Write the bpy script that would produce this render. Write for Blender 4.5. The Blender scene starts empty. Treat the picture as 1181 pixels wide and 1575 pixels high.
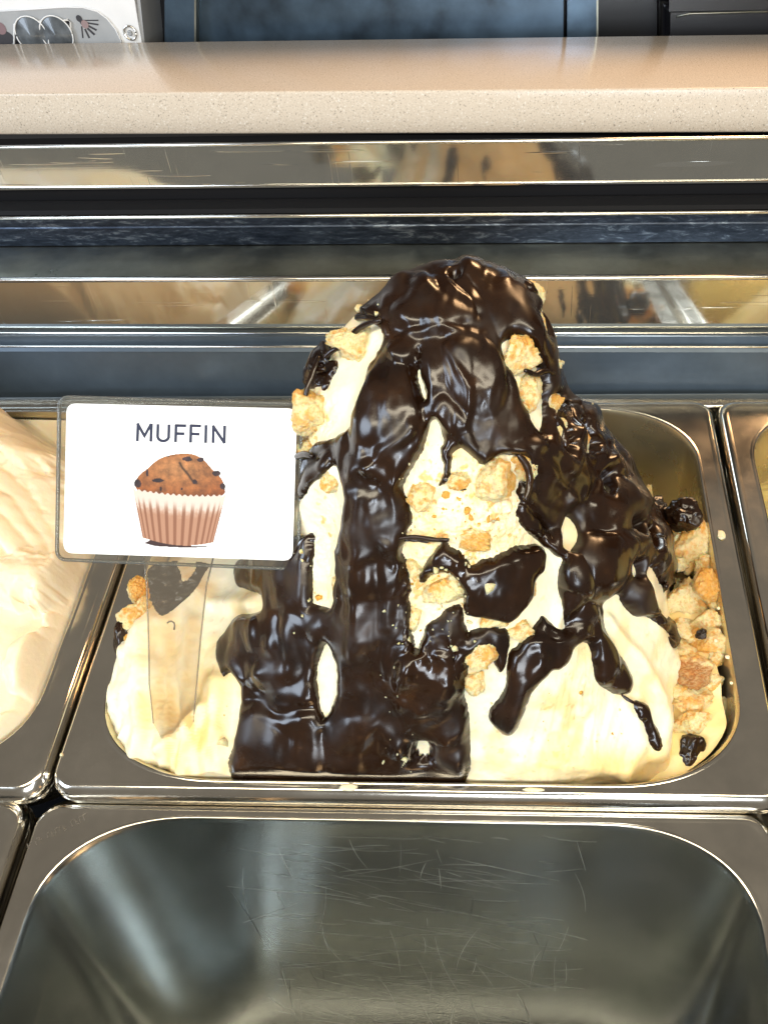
import bpy, math, random
import numpy as np
from mathutils import Vector, Matrix

random.seed(7)
rng = np.random.RandomState(7)
SC = bpy.context.scene
COL = SC.collection

# ------------------------------------------------------------------ camera, light, exposure
TILT = math.radians(13.0)                       # the pans lie tilted towards the customer
RP = np.array([[1, 0, 0], [0, math.cos(TILT), -math.sin(TILT)], [0, math.sin(TILT), math.cos(TILT)]])
CP = dict(pos=(0.0497, -0.23681, 0.38256), yaw=0.06829, pitch=0.94665, roll=-0.05481, f=1209.75, cx=743.76, cy=787.0)


def cam_axes():
    a, b, c = CP['yaw'], CP['pitch'], CP['roll']
    fwd = np.array([-math.sin(a) * math.cos(b), math.cos(a) * math.cos(b), -math.sin(b)])
    r = np.array([math.cos(a), math.sin(a), 0.0])
    u = np.cross(r, fwd)
    r2 = math.cos(c) * r + math.sin(c) * u
    u2 = -math.sin(c) * r + math.cos(c) * u
    return RP @ r2, RP @ u2, RP @ fwd


CAM = RP @ np.array(CP['pos'])
AR, AU, AF = cam_axes()
cd = bpy.data.cameras.new('camera')
cam = bpy.data.objects.new('camera', cd)
COL.objects.link(cam)
cd.sensor_fit = 'VERTICAL'
cd.sensor_height = 24.0
cd.lens = 24.0 * CP['f'] / 1575.0
cd.shift_x = (590.5 - CP['cx']) / 1575.0
cd.shift_y = 0.0
cd.clip_start = 0.01
cd.clip_end = 50
m = Matrix.Identity(4)
for i in range(3):
    m[i][0], m[i][1], m[i][2], m[i][3] = AR[i], AU[i], -AF[i], CAM[i]
cam.matrix_world = m
SC.camera = cam

W = bpy.data.worlds.new('World')
SC.world = W
W.use_nodes = True
W.node_tree.nodes['Background'].inputs[0].default_value = (0.57, 0.515, 0.44, 1)
W.node_tree.nodes['Background'].inputs[1].default_value = 0.37
SC.view_settings.view_transform = 'Standard'
SC.view_settings.look = 'None'
SC.view_settings.exposure = 0.0
SC.view_settings.gamma = 1.0
SC.cycles.max_bounces = 14
SC.cycles.glossy_bounces = 12
SC.cycles.diffuse_bounces = 5
SC.cycles.transparent_max_bounces = 16
SC.cycles.caustics_reflective = False
SC.cycles.caustics_refractive = False
SC.cycles.use_denoising = True


def area(name, loc, target, sx, sy, power, color):
    l = bpy.data.lights.new(name, 'AREA')
    l.shape = 'RECTANGLE'
    l.size, l.size_y, l.energy, l.color = sx, sy, power, color
    o = bpy.data.objects.new(name, l)
    COL.objects.link(o)
    o.location = loc
    o.rotation_euler = (Vector(target) - Vector(loc)).to_track_quat('-Z', 'Y').to_euler()
    return o


# warm strip inside the case above the tubs, a cool shop window in front, and two added lights: warm behind, narrow in front
area('case_strip_lamp', (0.12, -0.47, 0.62), (0.10, -0.02, 0.03), 1.2, 0.12, 7.0, (1.0, 0.89, 0.68))
area('window_light', (-2.3, -1.5, 1.3), (0.0, 0.0, 0.08), 1.25, 1.25, 56.0, (0.70, 0.83, 1.0))
area('front_window', (0.25, -2.0, 0.45), (0.0, 0.0, 0.10), 0.9, 0.5, 19.0, (0.88, 0.94, 1.0))
area('added_warm_back_light', (0.55, 0.95, 0.95), (0.0, 0.15, 0.1), 0.45, 0.30, 14.0, (1.0, 0.60, 0.30))  # added light, set behind to turn the counter top warm tan
area('added_streak_light', (0.27, -0.92, 0.42), (-0.05, -0.16, -0.2), 0.06, 0.30, 2.6, (0.74, 0.86, 1.0))  # added narrow light, aimed so its reflection streaks the empty tub

# ------------------------------------------------------------------ helpers


def at(x, y, axis, val):
    """world point on the line of sight of photo pixel (x, y) where coordinate axis has value val"""
    d = AF + AR * ((x - CP['cx']) / CP['f']) - AU * ((y - CP['cy']) / CP['f'])
    return CAM + d * ((val - CAM[axis]) / d[axis])


def at_pan(x, y, axis, val):
    d = RP.T @ (AF + AR * ((x - CP['cx']) / CP['f']) - AU * ((y - CP['cy']) / CP['f']))
    c = RP.T @ CAM
    return c + d * ((val - c[axis]) / d[axis])


def at_depth(x, y, z):
    return CAM + z * (AF + AR * ((x - CP['cx']) / CP['f']) - AU * ((y - CP['cy']) / CP['f']))


def px_of(P):
    d = np.asarray(P) - CAM
    z = d @ AF
    return CP['cx'] + CP['f'] * (d @ AR) / z, CP['cy'] - CP['f'] * (d @ AU) / z, z


def P2W(V):
    return np.asarray(V, float) @ RP.T


def lin(c):
    c = np.asarray(c, float) / 255.0
    return np.where(c <= 0.04045, c / 12.92, ((c + 0.055) / 1.055) ** 2.4)


_perm = rng.permutation(256)
_perm = np.concatenate([_perm, _perm, _perm])
_g = rng.normal(size=(256, 3))
_g /= np.linalg.norm(_g, axis=1)[:, None]


def perlin(P):
    P = np.asarray(P, float)
    i = np.floor(P).astype(int)
    f = P - i
    i &= 255
    u = f * f * f * (f * (f * 6 - 15) + 10)
    out = 0
    for dx in (0, 1):
        for dy in (0, 1):
            for dz in (0, 1):
                h = _perm[_perm[_perm[i[..., 0] + dx] + i[..., 1] + dy] + i[..., 2] + dz]
                g = _g[h]
                d = f - np.array([dx, dy, dz])
                w = (u[..., 0] if dx else 1 - u[..., 0]) * (u[..., 1] if dy else 1 - u[..., 1]) * (u[..., 2] if dz else 1 - u[..., 2])
                out = out + w * (g * d).sum(-1)
    return out * 1.4


def fbm(P, octs=4, gain=0.5):
    P = np.asarray(P, float)
    s, a, k = 0, 1.0, 1.0
    for o in range(octs):
        s = s + a * perlin(P * k + 17.3 * o)
        a *= gain
        k *= 2.03
    return s


def sstep(a, b, x):
    t = np.clip((x - a) / (b - a), 0, 1)
    return t * t * (3 - 2 * t)


def tag(o, label=None, cat=None, group=None, kind=None):
    if label: o['label'] = label
    if cat: o['category'] = cat
    if group: o['group'] = group
    if kind: o['kind'] = kind
    return o


def root(name, loc, label, cat, group=None):
    o = bpy.data.objects.new(name, None)
    COL.objects.link(o)
    o.location = Vector(loc)
    o.empty_display_size = 0.02
    return tag(o, label, cat, group)


def absloc(o):
    v = Vector((0, 0, 0))
    while o is not None:
        v = v + o.location
        o = o.parent
    return np.array(v)


def mesh(name, V, F, mat, parent=None, origin=None, smooth=True, cols=None, frame='pan', attr=None):
    """one mesh object; V in pan or world axes"""
    V = np.asarray(V, float)
    if frame == 'pan':
        V = P2W(V)
    if parent is not None:
        off = absloc(parent)
    else:
        off = np.array(origin if origin is not None else V.mean(0), float)
    me = bpy.data.meshes.new(name)
    V = V - off
    if isinstance(F, np.ndarray):
        n, k = F.shape
        me.vertices.add(len(V))
        me.vertices.foreach_set('co', V.astype(np.float32).ravel())
        me.loops.add(n * k)
        me.loops.foreach_set('vertex_index', F.astype(np.int32).ravel())
        me.polygons.add(n)
        me.polygons.foreach_set('loop_start', np.arange(0, n * k, k, dtype=np.int32))
        me.polygons.foreach_set('loop_total', np.full(n, k, dtype=np.int32))
        me.update(calc_edges=True)
    else:
        me.from_pydata([tuple(v) for v in V], [], [list(f) for f in F])
        me.update()
    me.validate()
    if smooth:
        me.polygons.foreach_set('use_smooth', np.ones(len(me.polygons), dtype=bool))
    if cols is not None:
        c = np.ones((len(V), 4), np.float32)
        c[:, :3] = cols
        a = me.color_attributes.new('Col', 'FLOAT_COLOR', 'POINT')
        a.data.foreach_set('color', c.ravel())
    if mat is not None:
        me.materials.append(mat)
    o = bpy.data.objects.new(name, me)
    COL.objects.link(o)
    if parent is not None:
        o.parent = parent
    else:
        o.location = Vector(off)
    return o


def copy_thing(r, loc, label, group=None):
    n = r.copy()
    COL.objects.link(n)
    n.location = Vector(loc)
    n['label'] = label
    if group: n['group'] = group
    for ch in list(r.children):
        c = ch.copy()
        COL.objects.link(c)
        c.parent = n
    return n


# ---------- materials
def newmat(name):
    mt = bpy.data.materials.new(name)
    mt.use_nodes = True
    nt = mt.node_tree
    return mt, nt, nt.nodes['Principled BSDF']


def nd(nt, typ, **kw):
    n = nt.nodes.new(typ)
    for k, v in kw.items():
        if k.startswith('i_'):
            key = k[2:]
            n.inputs[int(key) if key.isdigit() else key.replace('_', ' ')].default_value = v
        else:
            setattr(n, k, v)
    return n


def link(nt, a, b):
    nt.links.new(a, b)


def objcoord(nt, scale=(1, 1, 1), rot=(0, 0, 0)):
    tc = nd(nt, 'ShaderNodeTexCoord')
    mp = nd(nt, 'ShaderNodeMapping')
    mp.inputs['Scale'].default_value = scale
    mp.inputs['Rotation'].default_value = rot
    link(nt, tc.outputs['Object'], mp.inputs['Vector'])
    return mp.outputs['Vector']


def ramp(nt, src, stops):
    r = nd(nt, 'ShaderNodeValToRGB')
    els = r.color_ramp.elements
    while len(els) < len(stops):
        els.new(0.5)
    for e, (p, c) in zip(els, stops):
        e.position = p
        e.color = (*c, 1) if not np.isscalar(c) else (c, c, c, 1)
    link(nt, src, r.inputs[0])
    return r.outputs[0]


def bump(nt, bs, height, strength, dist):
    b = nd(nt, 'ShaderNodeBump', i_Strength=strength, i_Distance=dist)
    link(nt, height, b.inputs['Height'])
    link(nt, b.outputs[0], bs.inputs['Normal'])
    return b


def flat(name, rgb, rough=0.5, metal=0.0, spec=0.5, nscale=0, namt=0.15):
    mt, nt, bs = newmat(name)
    bs.inputs['Base Color'].default_value = (*rgb, 1)
    bs.inputs['Roughness'].default_value = rough
    bs.inputs['Metallic'].default_value = metal
    bs.inputs['Specular IOR Level'].default_value = spec
    if nscale:
        n = nd(nt, 'ShaderNodeTexNoise', i_Scale=nscale, i_Detail=5.0)
        link(nt, objcoord(nt), n.inputs['Vector'])
        c = np.array(rgb)
        link(nt, ramp(nt, n.outputs[0], [(0.3, tuple(c * (1 - namt))), (0.7, tuple(np.minimum(c * (1 + namt), 1)))]), bs.inputs['Base Color'])
    return mt


def steel(name, base, rough, scratch=0.0, brush=0.0, smudge=0.1, metal=1.0, vary=0.25):
    mt, nt, bs = newmat(name)
    bs.inputs['Metallic'].default_value = metal
    n = nd(nt, 'ShaderNodeTexNoise', i_Scale=28.0, i_Detail=6.0, i_Roughness=0.65)
    link(nt, objcoord(nt), n.inputs['Vector'])
    b = np.array(base)
    col = ramp(nt, n.outputs[0], [(0.3, tuple(b * (1 - smudge))), (0.7, tuple(b * (1 + smudge * 0.5)))])
    rv = nd(nt, 'ShaderNodeMapRange')
    rv.inputs['From Min'].default_value, rv.inputs['From Max'].default_value = 0.3, 0.7
    rv.inputs['To Min'].default_value, rv.inputs['To Max'].default_value = rough * (1 - vary), rough * (1 + vary)
    link(nt, n.outputs[0], rv.inputs['Value'])
    link(nt, rv.outputs[0], bs.inputs['Roughness'])
    hs = []
    if brush:
        n2 = nd(nt, 'ShaderNodeTexNoise', i_Scale=1.0, i_Detail=3.0)
        link(nt, objcoord(nt, (6, 900, 900)), n2.inputs['Vector'])
        hs.append((n2.outputs[0], brush))
    if scratch:
        for (sc, rot, th) in (((7, 260, 260), (0.1, 0.05, 0.12), 0.71), ((9, 330, 330), (0.0, 0.0, -0.38), 0.725), ((300, 12, 12), (0, 0, 0.12), 0.735), ((6, 180, 180), (0, 0.3, 0.5), 0.74), ((240, 9, 9), (0, 0.25, -0.2), 0.735)):
            n3 = nd(nt, 'ShaderNodeTexNoise', i_Scale=1.0, i_Detail=1.0, i_Distortion=0.25)
            link(nt, objcoord(nt, sc, rot), n3.inputs['Vector'])
            r = ramp(nt, n3.outputs[0], [(th, 0.0), (th + 0.02, 1.0)])
            mx = nd(nt, 'ShaderNodeMix', data_type='RGBA')
            mx.inputs['B'].default_value = (0.78, 0.80, 0.78, 1)
            ml = nd(nt, 'ShaderNodeMath', operation='MULTIPLY')
            ml.inputs[1].default_value = scratch
            link(nt, r, ml.inputs[0])
            link(nt, ml.outputs[0], mx.inputs['Factor'])
            link(nt, col, mx.inputs['A'])
            col = mx.outputs['Result']
            hs.append((r, scratch * 0.6))
    link(nt, col, bs.inputs['Base Color'])
    if hs:
        acc = None
        for s, k in hs:
            ml = nd(nt, 'ShaderNodeMath', operation='MULTIPLY')
            ml.inputs[1].default_value = k
            link(nt, s, ml.inputs[0])
            if acc is None:
                acc = ml.outputs[0]
            else:
                ad = nd(nt, 'ShaderNodeMath', operation='ADD')
                link(nt, acc, ad.inputs[0])
                link(nt, ml.outputs[0], ad.inputs[1])
                acc = ad.outputs[0]
        bump(nt, bs, acc, 0.5, 0.0004)
    return mt


M = {}
M['pan'] = steel('pan_steel', (0.72, 0.68, 0.60), 0.15, scratch=0.0, brush=0.0)
M['pan_scratched'] = steel('scratched_pan_steel', (0.45, 0.46, 0.44), 0.20, brush=0.0, smudge=0.08, vary=0.10)
M['scratch'] = steel('scratch_steel', (0.75, 0.76, 0.72), 0.45, smudge=0.02)
M['dark_scratch'] = steel('dark_scratch_steel', (0.10, 0.10, 0.09), 0.35, smudge=0.02)
M['mirror'] = steel('polished_steel', (0.56, 0.57, 0.53), 0.075, scratch=0.22, brush=0.02, smudge=0.06, metal=0.94)
M['basin'] = steel('tub_inside_steel', (0.68, 0.60, 0.40), 0.28, smudge=0.1, metal=0.88)  # olive gold tint stands in for light reflected inside the tub
M['chrome'] = steel('chrome_edge', (0.85, 0.83, 0.78), 0.12, smudge=0.04)
M['dull'] = steel('dull_aluminium', (0.30, 0.30, 0.25), 0.36, brush=0.12, smudge=0.35)
M['black'] = flat('black_gap', (0.004, 0.004, 0.005), 0.7, spec=0.15)
M['rubber'] = flat('dark_seal', (0.005, 0.005, 0.006), 0.55, spec=0.2)

# blue grey painted panel with stains
mt, nt, bs = newmat('blue_grey_panel')
n = nd(nt, 'ShaderNodeTexNoise', i_Scale=22.0, i_Detail=8.0, i_Roughness=0.7)
link(nt, objcoord(nt, (1, 1, 1)), n.inputs['Vector'])
link(nt, ramp(nt, n.outputs[0], [(0.30, (0.060, 0.082, 0.108)), (0.60, (0.080, 0.110, 0.145)), (0.69, (0.09, 0.125, 0.16)), (0.71, (0.24, 0.29, 0.34))]), bs.inputs['Base Color'])
bs.inputs['Roughness'].default_value = 0.32
bs.inputs['Metallic'].default_value = 0.35
M['bluepanel'] = mt

# pitted chromed rail: dark patches on a bright rail
mt, nt, bs = newmat('pitted_rail')
n = nd(nt, 'ShaderNodeTexNoise', i_Scale=1.0, i_Detail=8.0, i_Roughness=0.75, i_Distortion=0.6)
link(nt, objcoord(nt, (60, 150, 260)), n.inputs['Vector'])
link(nt, ramp(nt, n.outputs[0], [(0.40, (0.010, 0.016, 0.028)), (0.55, (0.03, 0.042, 0.065)), (0.60, (0.10, 0.125, 0.16)), (0.75, (0.20, 0.22, 0.26))]), bs.inputs['Base Color'])
bs.inputs['Metallic'].default_value = 0.7
bs.inputs['Roughness'].default_value = 0.28
bump(nt, bs, n.outputs[0], 0.4, 0.0006)
M['pitted'] = mt

# speckled stone
mt, nt, bs = newmat('speckled_stone')
v1 = nd(nt, 'ShaderNodeTexNoise', i_Scale=900.0, i_Detail=2.0)
v2 = nd(nt, 'ShaderNodeTexNoise', i_Scale=1400.0, i_Detail=1.0)
oc = objcoord(nt)
link(nt, oc, v1.inputs['Vector'])
link(nt, oc, v2.inputs['Vector'])
c1 = ramp(nt, v1.outputs[0], [(0.27, (0.25, 0.21, 0.17)), (0.36, (0.63, 0.53, 0.42)), (0.62, (0.67, 0.575, 0.465)), (0.72, (0.82, 0.76, 0.68))])
c2 = ramp(nt, v2.outputs[0], [(0.27, 0.45), (0.33, 1.0)])
mx = nd(nt, 'ShaderNodeMix', data_type='RGBA', blend_type='MULTIPLY')
mx.inputs['Factor'].default_value = 1.0
link(nt, c1, mx.inputs['A'])
link(nt, c2, mx.inputs['B'])
link(nt, mx.outputs['Result'], bs.inputs['Base Color'])
bs.inputs['Roughness'].default_value = 0.17
bs.inputs['Specular IOR Level'].default_value = 0.28
M['stone'] = mt


def gelato_mat(name, tint):
    mt, nt, bs = newmat(name)
    at_ = nd(nt, 'ShaderNodeAttribute', attribute_name='Col')
    n = nd(nt, 'ShaderNodeTexNoise', i_Scale=60.0, i_Detail=5.0)
    oc = objcoord(nt)
    link(nt, oc, n.inputs['Vector'])
    mx = nd(nt, 'ShaderNodeMix', data_type='RGBA', blend_type='MULTIPLY')
    mx.inputs['Factor'].default_value = 1.0
    link(nt, at_.outputs['Color'], mx.inputs['A'])
    link(nt, ramp(nt, n.outputs[0], [(0.3, tint), (0.7, (1, 1, 1))]), mx.inputs['B'])
    link(nt, mx.outputs['Result'], bs.inputs['Base Color'])
    bs.inputs['Roughness'].default_value = 0.42
    bs.inputs['Specular IOR Level'].default_value = 0.35
    bs.inputs['Subsurface Weight'].default_value = 0.35
    bs.inputs['Subsurface Radius'].default_value = (1.0, 0.6, 0.25)
    bs.inputs['Subsurface Scale'].default_value = 0.0018
    n2 = nd(nt, 'ShaderNodeTexNoise', i_Scale=420.0, i_Detail=4.0)
    link(nt, oc, n2.inputs['Vector'])
    bump(nt, bs, n2.outputs[0], 0.25, 0.0008)
    return mt


M['gelato'] = gelato_mat('cream_gelato', (0.95, 0.91, 0.84))
M['gelato2'] = gelato_mat('vanilla_gelato', (0.97, 0.94, 0.90))

# chocolate
mt, nt, bs = newmat('dark_chocolate')
oc = objcoord(nt)
n = nd(nt, 'ShaderNodeTexNoise', i_Scale=55.0, i_Detail=6.0, i_Roughness=0.6)
link(nt, oc, n.inputs['Vector'])
link(nt, ramp(nt, n.outputs[0], [(0.30, (0.008, 0.0034, 0.0018)), (0.60, (0.019, 0.0075, 0.0028)), (0.75, (0.044, 0.018, 0.006))]), bs.inputs['Base Color'])
n4 = nd(nt, 'ShaderNodeTexNoise', i_Scale=38.0, i_Detail=4.0)
link(nt, oc, n4.inputs['Vector'])
link(nt, ramp(nt, n4.outputs[0], [(0.35, 0.16), (0.50, 0.23), (0.66, 0.46)]), bs.inputs['Roughness'])
bs.inputs['Specular IOR Level'].default_value = 0.50
n3 = nd(nt, 'ShaderNodeTexNoise', i_Scale=130.0, i_Detail=5.0, i_Roughness=0.55, i_Distortion=0.4)
link(nt, oc, n3.inputs['Vector'])
bump(nt, bs, n3.outputs[0], 0.06, 0.0018)
M['choc'] = mt


def crumbmat(name):
    mt, nt, bs = newmat(name)
    a = nd(nt, 'ShaderNodeAttribute', attribute_name='Col')
    n = nd(nt, 'ShaderNodeTexNoise', i_Scale=520.0, i_Detail=6.0, i_Roughness=0.75)
    oc = objcoord(nt)
    link(nt, oc, n.inputs['Vector'])
    mx = nd(nt, 'ShaderNodeMix', data_type='RGBA', blend_type='MULTIPLY')
    mx.inputs['Factor'].default_value = 1.0
    link(nt, a.outputs['Color'], mx.inputs['A'])
    link(nt, ramp(nt, n.outputs[0], [(0.36, (0.86, 0.70, 0.46)), (0.50, (1, 1, 1))]), mx.inputs['B'])
    link(nt, mx.outputs['Result'], bs.inputs['Base Color'])
    bs.inputs['Roughness'].default_value = 0.8
    bs.inputs['Subsurface Weight'].default_value = 0.4
    bs.inputs['Subsurface Radius'].default_value = (1.0, 0.5, 0.2)
    bs.inputs['Subsurface Scale'].default_value = 0.003
    bump(nt, bs, n.outputs[0], 1.0, 0.0020)
    return mt


M['cake'] = crumbmat('cake_crumb')


def clear_plastic(name, tint, haze, hazecol):
    mt = bpy.data.materials.new(name)
    mt.use_nodes = True
    nt = mt.node_tree
    nt.nodes.remove(nt.nodes['Principled BSDF'])
    out = nt.nodes['Material Output']
    tr = nd(nt, 'ShaderNodeBsdfTransparent')
    tr.inputs[0].default_value = (*tint, 1)
    gl = nd(nt, 'ShaderNodeBsdfGlossy')
    gl.inputs['Roughness'].default_value = 0.08
    df = nd(nt, 'ShaderNodeBsdfDiffuse')
    df.inputs[0].default_value = (*hazecol, 1)
    m1 = nd(nt, 'ShaderNodeMixShader')
    m1.inputs[0].default_value = haze
    link(nt, tr.outputs[0], m1.inputs[1])
    link(nt, df.outputs[0], m1.inputs[2])
    fr = nd(nt, 'ShaderNodeFresnel')
    fr.inputs[0].default_value = 1.45
    m2 = nd(nt, 'ShaderNodeMixShader')
    link(nt, fr.outputs[0], m2.inputs[0])
    link(nt, m1.outputs[0], m2.inputs[1])
    link(nt, gl.outputs[0], m2.inputs[2])
    link(nt, m2.outputs[0], out.inputs[0])
    return mt


M['plastic'] = clear_plastic('clear_plastic', (0.95, 0.95, 0.92), 0.04, (0.62, 0.60, 0.55))
M['stake'] = clear_plastic('clear_stake_plastic', (0.93, 0.90, 0.85), 0.07, (0.66, 0.58, 0.46))
M['plastic_edge'] = clear_plastic('clear_plastic_edge', (0.62, 0.63, 0.60), 0.25, (0.35, 0.36, 0.35))
M['stake_rim'] = clear_plastic('clear_stake_rim', (0.80, 0.78, 0.72), 0.2, (0.6, 0.56, 0.48))
M['card'] = flat('white_card', (0.92, 0.92, 0.92), 0.5)
M['ink'] = flat('navy_ink', (0.012, 0.016, 0.045), 0.5)
mt, nt, bs = newmat('printed_picture')
a = nd(nt, 'ShaderNodeAttribute', attribute_name='Col')
link(nt, a.outputs['Color'], bs.inputs['Base Color'])
bs.inputs['Roughness'].default_value = 0.5
M['print'] = mt

# ------------------------------------------------------------------ generic shapes


def extrude_profile(name, prof, x0, x1, mat, parent, e=(1, 0, 0), smooth=False, bevel=0):
    """closed profile of (y, z) world points swept from x0 to x1 along direction e"""
    e = np.array(e, float)
    n = len(prof)
    V = []
    for x in (x0, x1):
        for (y, z) in prof:
            V.append(np.array([0, y, z]) + e * x)
    F = [[i, (i + 1) % n, n + (i + 1) % n, n + i] for i in range(n)]
    F.append(list(range(n))[::-1])
    F.append([n + i for i in range(n)])
    o = mesh(name, V, F, mat, parent, smooth=smooth, frame='world', origin=(0, prof[0][0], prof[0][1]))
    if bevel:
        b = o.modifiers.new('bevel', 'BEVEL')
        b.width = bevel
        b.segments = 3
        b.limit_method = 'ANGLE'
        for p in o.data.polygons: p.use_smooth = True
    return o


def box(name, lo, hi, mat, parent=None, frame='world', bevel=0.0, origin=None):
    x0, y0, z0 = lo
    x1, y1, z1 = hi
    V = [(x0, y0, z0), (x1, y0, z0), (x1, y1, z0), (x0, y1, z0), (x0, y0, z1), (x1, y0, z1), (x1, y1, z1), (x0, y1, z1)]
    F = [[3, 2, 1, 0], [4, 5, 6, 7], [0, 1, 5, 4], [1, 2, 6, 5], [2, 3, 7, 6], [3, 0, 4, 7]]
    o = mesh(name, V, F, mat, parent, smooth=bool(bevel), frame=frame, origin=origin)
    if bevel:
        b = o.modifiers.new('bevel', 'BEVEL')
        b.width = bevel
        b.segments = 4
    return o


def rod(pts, rad, k=10, closed=False):
    """tube vertices and faces along a polyline"""
    pts = np.asarray(pts, float)
    n = len(pts)
    V, F = [], []
    for i in range(n):
        t = pts[min(i + 1, n - 1)] - pts[max(i - 1, 0)]
        t /= np.linalg.norm(t) + 1e-12
        a = np.cross(t, [0, 0, 1.0])
        if np.linalg.norm(a) < 1e-3: a = np.cross(t, [0, 1.0, 0])
        a /= np.linalg.norm(a)
        b = np.cross(t, a)
        r = rad[i] if hasattr(rad, '__len__') else rad
        for j in range(k):
            th = 2 * math.pi * j / k
            V.append(pts[i] + r * (a * math.cos(th) + b * math.sin(th)))
    for i in range(n - 1):
        for j in range(k):
            F.append([i * k + j, i * k + (j + 1) % k, (i + 1) * k + (j + 1) % k, (i + 1) * k + j])
    F.append([j for j in range(k)][::-1])
    F.append([(n - 1) * k + j for j in range(k)])
    return V, F


def grid_faces(nv, nu, wrap=True):
    i = np.arange(nv - 1)[:, None]
    j = np.arange(nu if wrap else nu - 1)[None, :]
    a = i * nu + j
    b = i * nu + (j + 1) % nu
    return np.stack([a, b, b + nu, a + nu], -1).reshape(-1, 4)


# ------------------------------------------------------------------ display case: structure behind and under the tubs
EB = (math.cos(0.017), -math.sin(0.017), 0.0)        # run of the back wall
X0, X1 = -1.1, 1.1
ROWX = 690


def zrow(y, Y):
    return at(ROWX, y, 1, Y)[2]


case = root('display_case', (0, 0.15, -0.2), 'stainless display case with stepped rear panels, holding the gelato tubs', 'display case')


def prof_box(name, pts, mat, thick=0.004, bevel=0.0):
    """front polyline of (y, z), thickened backwards and downwards"""
    back = [(y + thick, z - thick * 0.3) for (y, z) in pts][::-1]
    return extrude_profile(name, pts + back, X0, X1, mat, case, EB, bevel=bevel)


Ya, Yb, Yc, Yd, Ye = 0.150, 0.166, 0.205, 0.216, 0.272
prof_box('blue_grey_panel', [(0.1445, -0.10), (Ya - 0.003, zrow(605, Ya - 0.003)), (Ya, zrow(540, Ya))], M['bluepanel'])
prof_box('ledge', [(Ya - 0.001, zrow(541, Ya) + 0.0006), (Ya + 0.001, zrow(535, Ya)), (Ya + 0.006, zrow(531, Ya + 0.006)), (Ya + 0.007, zrow(517, Ya + 0.007)), (Yb - 0.002, zrow(511.5, Yb - 0.002))], M['bluepanel'])
for yy, off in ((533, Ya + 0.001), (512, Yb - 0.004)):
    z = zrow(yy, off)
    V, F = rod([np.array([0, off, z]) + np.array(EB) * x for x in (X0, X1)], 0.0007, 8)
    mesh('ledge_edge', V, F, M['chrome'], case, frame='world')
prof_box('mirror_panel', [(Yb, zrow(513, Yb) - 0.004), (Yb, zrow(428, Yb))], M['mirror'])
V, F = rod([np.array([0, Yb - 0.0005, zrow(427, Yb)]) + np.array(EB) * x for x in (X0, X1)], 0.0017, 12)
mesh('shelf_nose', V, F, M['chrome'], case, frame='world')
prof_box('sill_band', [(Yb + 0.0005, zrow(423, Yb)), (Yc, zrow(374, Yc))], M['dull'])
prof_box('pitted_rail', [(Yc - 0.0008, zrow(373, Yc)), (Yc - 0.0008, zrow(346, Yc)), (Yc - 0.0003, zrow(344, Yc)), (Yc - 0.0003, zrow(330, Yc))], M['pitted'])
V, F = rod([np.array([0, Yc - 0.0006, zrow(329, Yc)]) + np.array(EB) * x for x in (X0, X1)], 0.0013, 12)
mesh('rail_edge', V, F, M['chrome'], case, frame='world')
prof_box('door_slot', [(Yc + 0.003, zrow(329, Yc) - 0.004), (Yd + 0.003, zrow(310, Yd)), (Yd + 0.003, zrow(280, Yd))], M['black'])
prof_box('slot_seal', [(Yc + 0.001, zrow(326, Yc)), (Yc + 0.003, zrow(318, Yc + 0.003)), (Yd - 0.001, zrow(303, Yd - 0.001))], M['rubber'])
prof_box('upper_mirror_panel', [(Yd, zrow(285, Yd)), (Yd + 0.0002, zrow(281, Yd)), (Yd + 0.0002, zrow(219, Yd))], M['mirror'])
V, F = rod([np.array([0, Yd, zrow(281.5, Yd)]) + np.array(EB) * x for x in (X0, X1)], 0.0007, 8)
mesh('mirror_lower_edge', V, F, M['chrome'], case, frame='world')
V, F = rod([np.array([0, Yd - 0.0003, zrow(217, Yd)]) + np.array(EB) * x for x in (X0, X1)], 0.0012, 12)
mesh('mirror_upper_edge', V, F, M['chrome'], case, frame='world')
prof_box('shadow_gap', [(Yd + 0.0045, zrow(214, Yd) - 0.004), (Ye - 0.004, zrow(212, Ye - 0.004) - 0.006), (Ye + 0.006, zrow(203, Ye) - 0.002)], M['black'])
# support bars under the tub rims, and the dark well of the case
for (lo, hi) in (((-0.75, -0.141, -0.075), (0.75, -0.126, -0.060)), ((-0.75, 0.1275, -0.022), (0.75, 0.140, -0.004))):
    box('support_bar', lo, hi, M['pan'], case, frame='pan', bevel=0.002)
for x in (-0.181, 0.1805):
    box('support_bar', (x - 0.010, -0.60, -0.050), (x + 0.010, 0.13, -0.042), M['pan'], case, frame='pan', bevel=0.001)
box('case_floor', (-0.8, -0.62, -0.30), (0.8, 0.145, -0.29), M['black'], case, frame='pan')

# ------------------------------------------------------------------ stone counter
cz1 = zrow(138, Ye)
cz0 = zrow(205, Ye)
Yback = CAM[1] + (CAM[2] - cz1) / ((CAM[2] - at(ROWX, 58.5, 1, 1.0)[2]) / (1.0 - CAM[1]))
slab = extrude_profile('stone_counter', [(Ye, cz0), (Ye, cz1), (Yback, cz1), (Yback, cz0)], X0, X1, M['stone'], None, (math.cos(0.052), -math.sin(0.052), 0.0), bevel=0.0016)
tag(slab, 'speckled beige stone counter slab running across behind the display case', 'counter')

# ------------------------------------------------------------------ tubs
PW, PD = 0.355, 0.255


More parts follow.
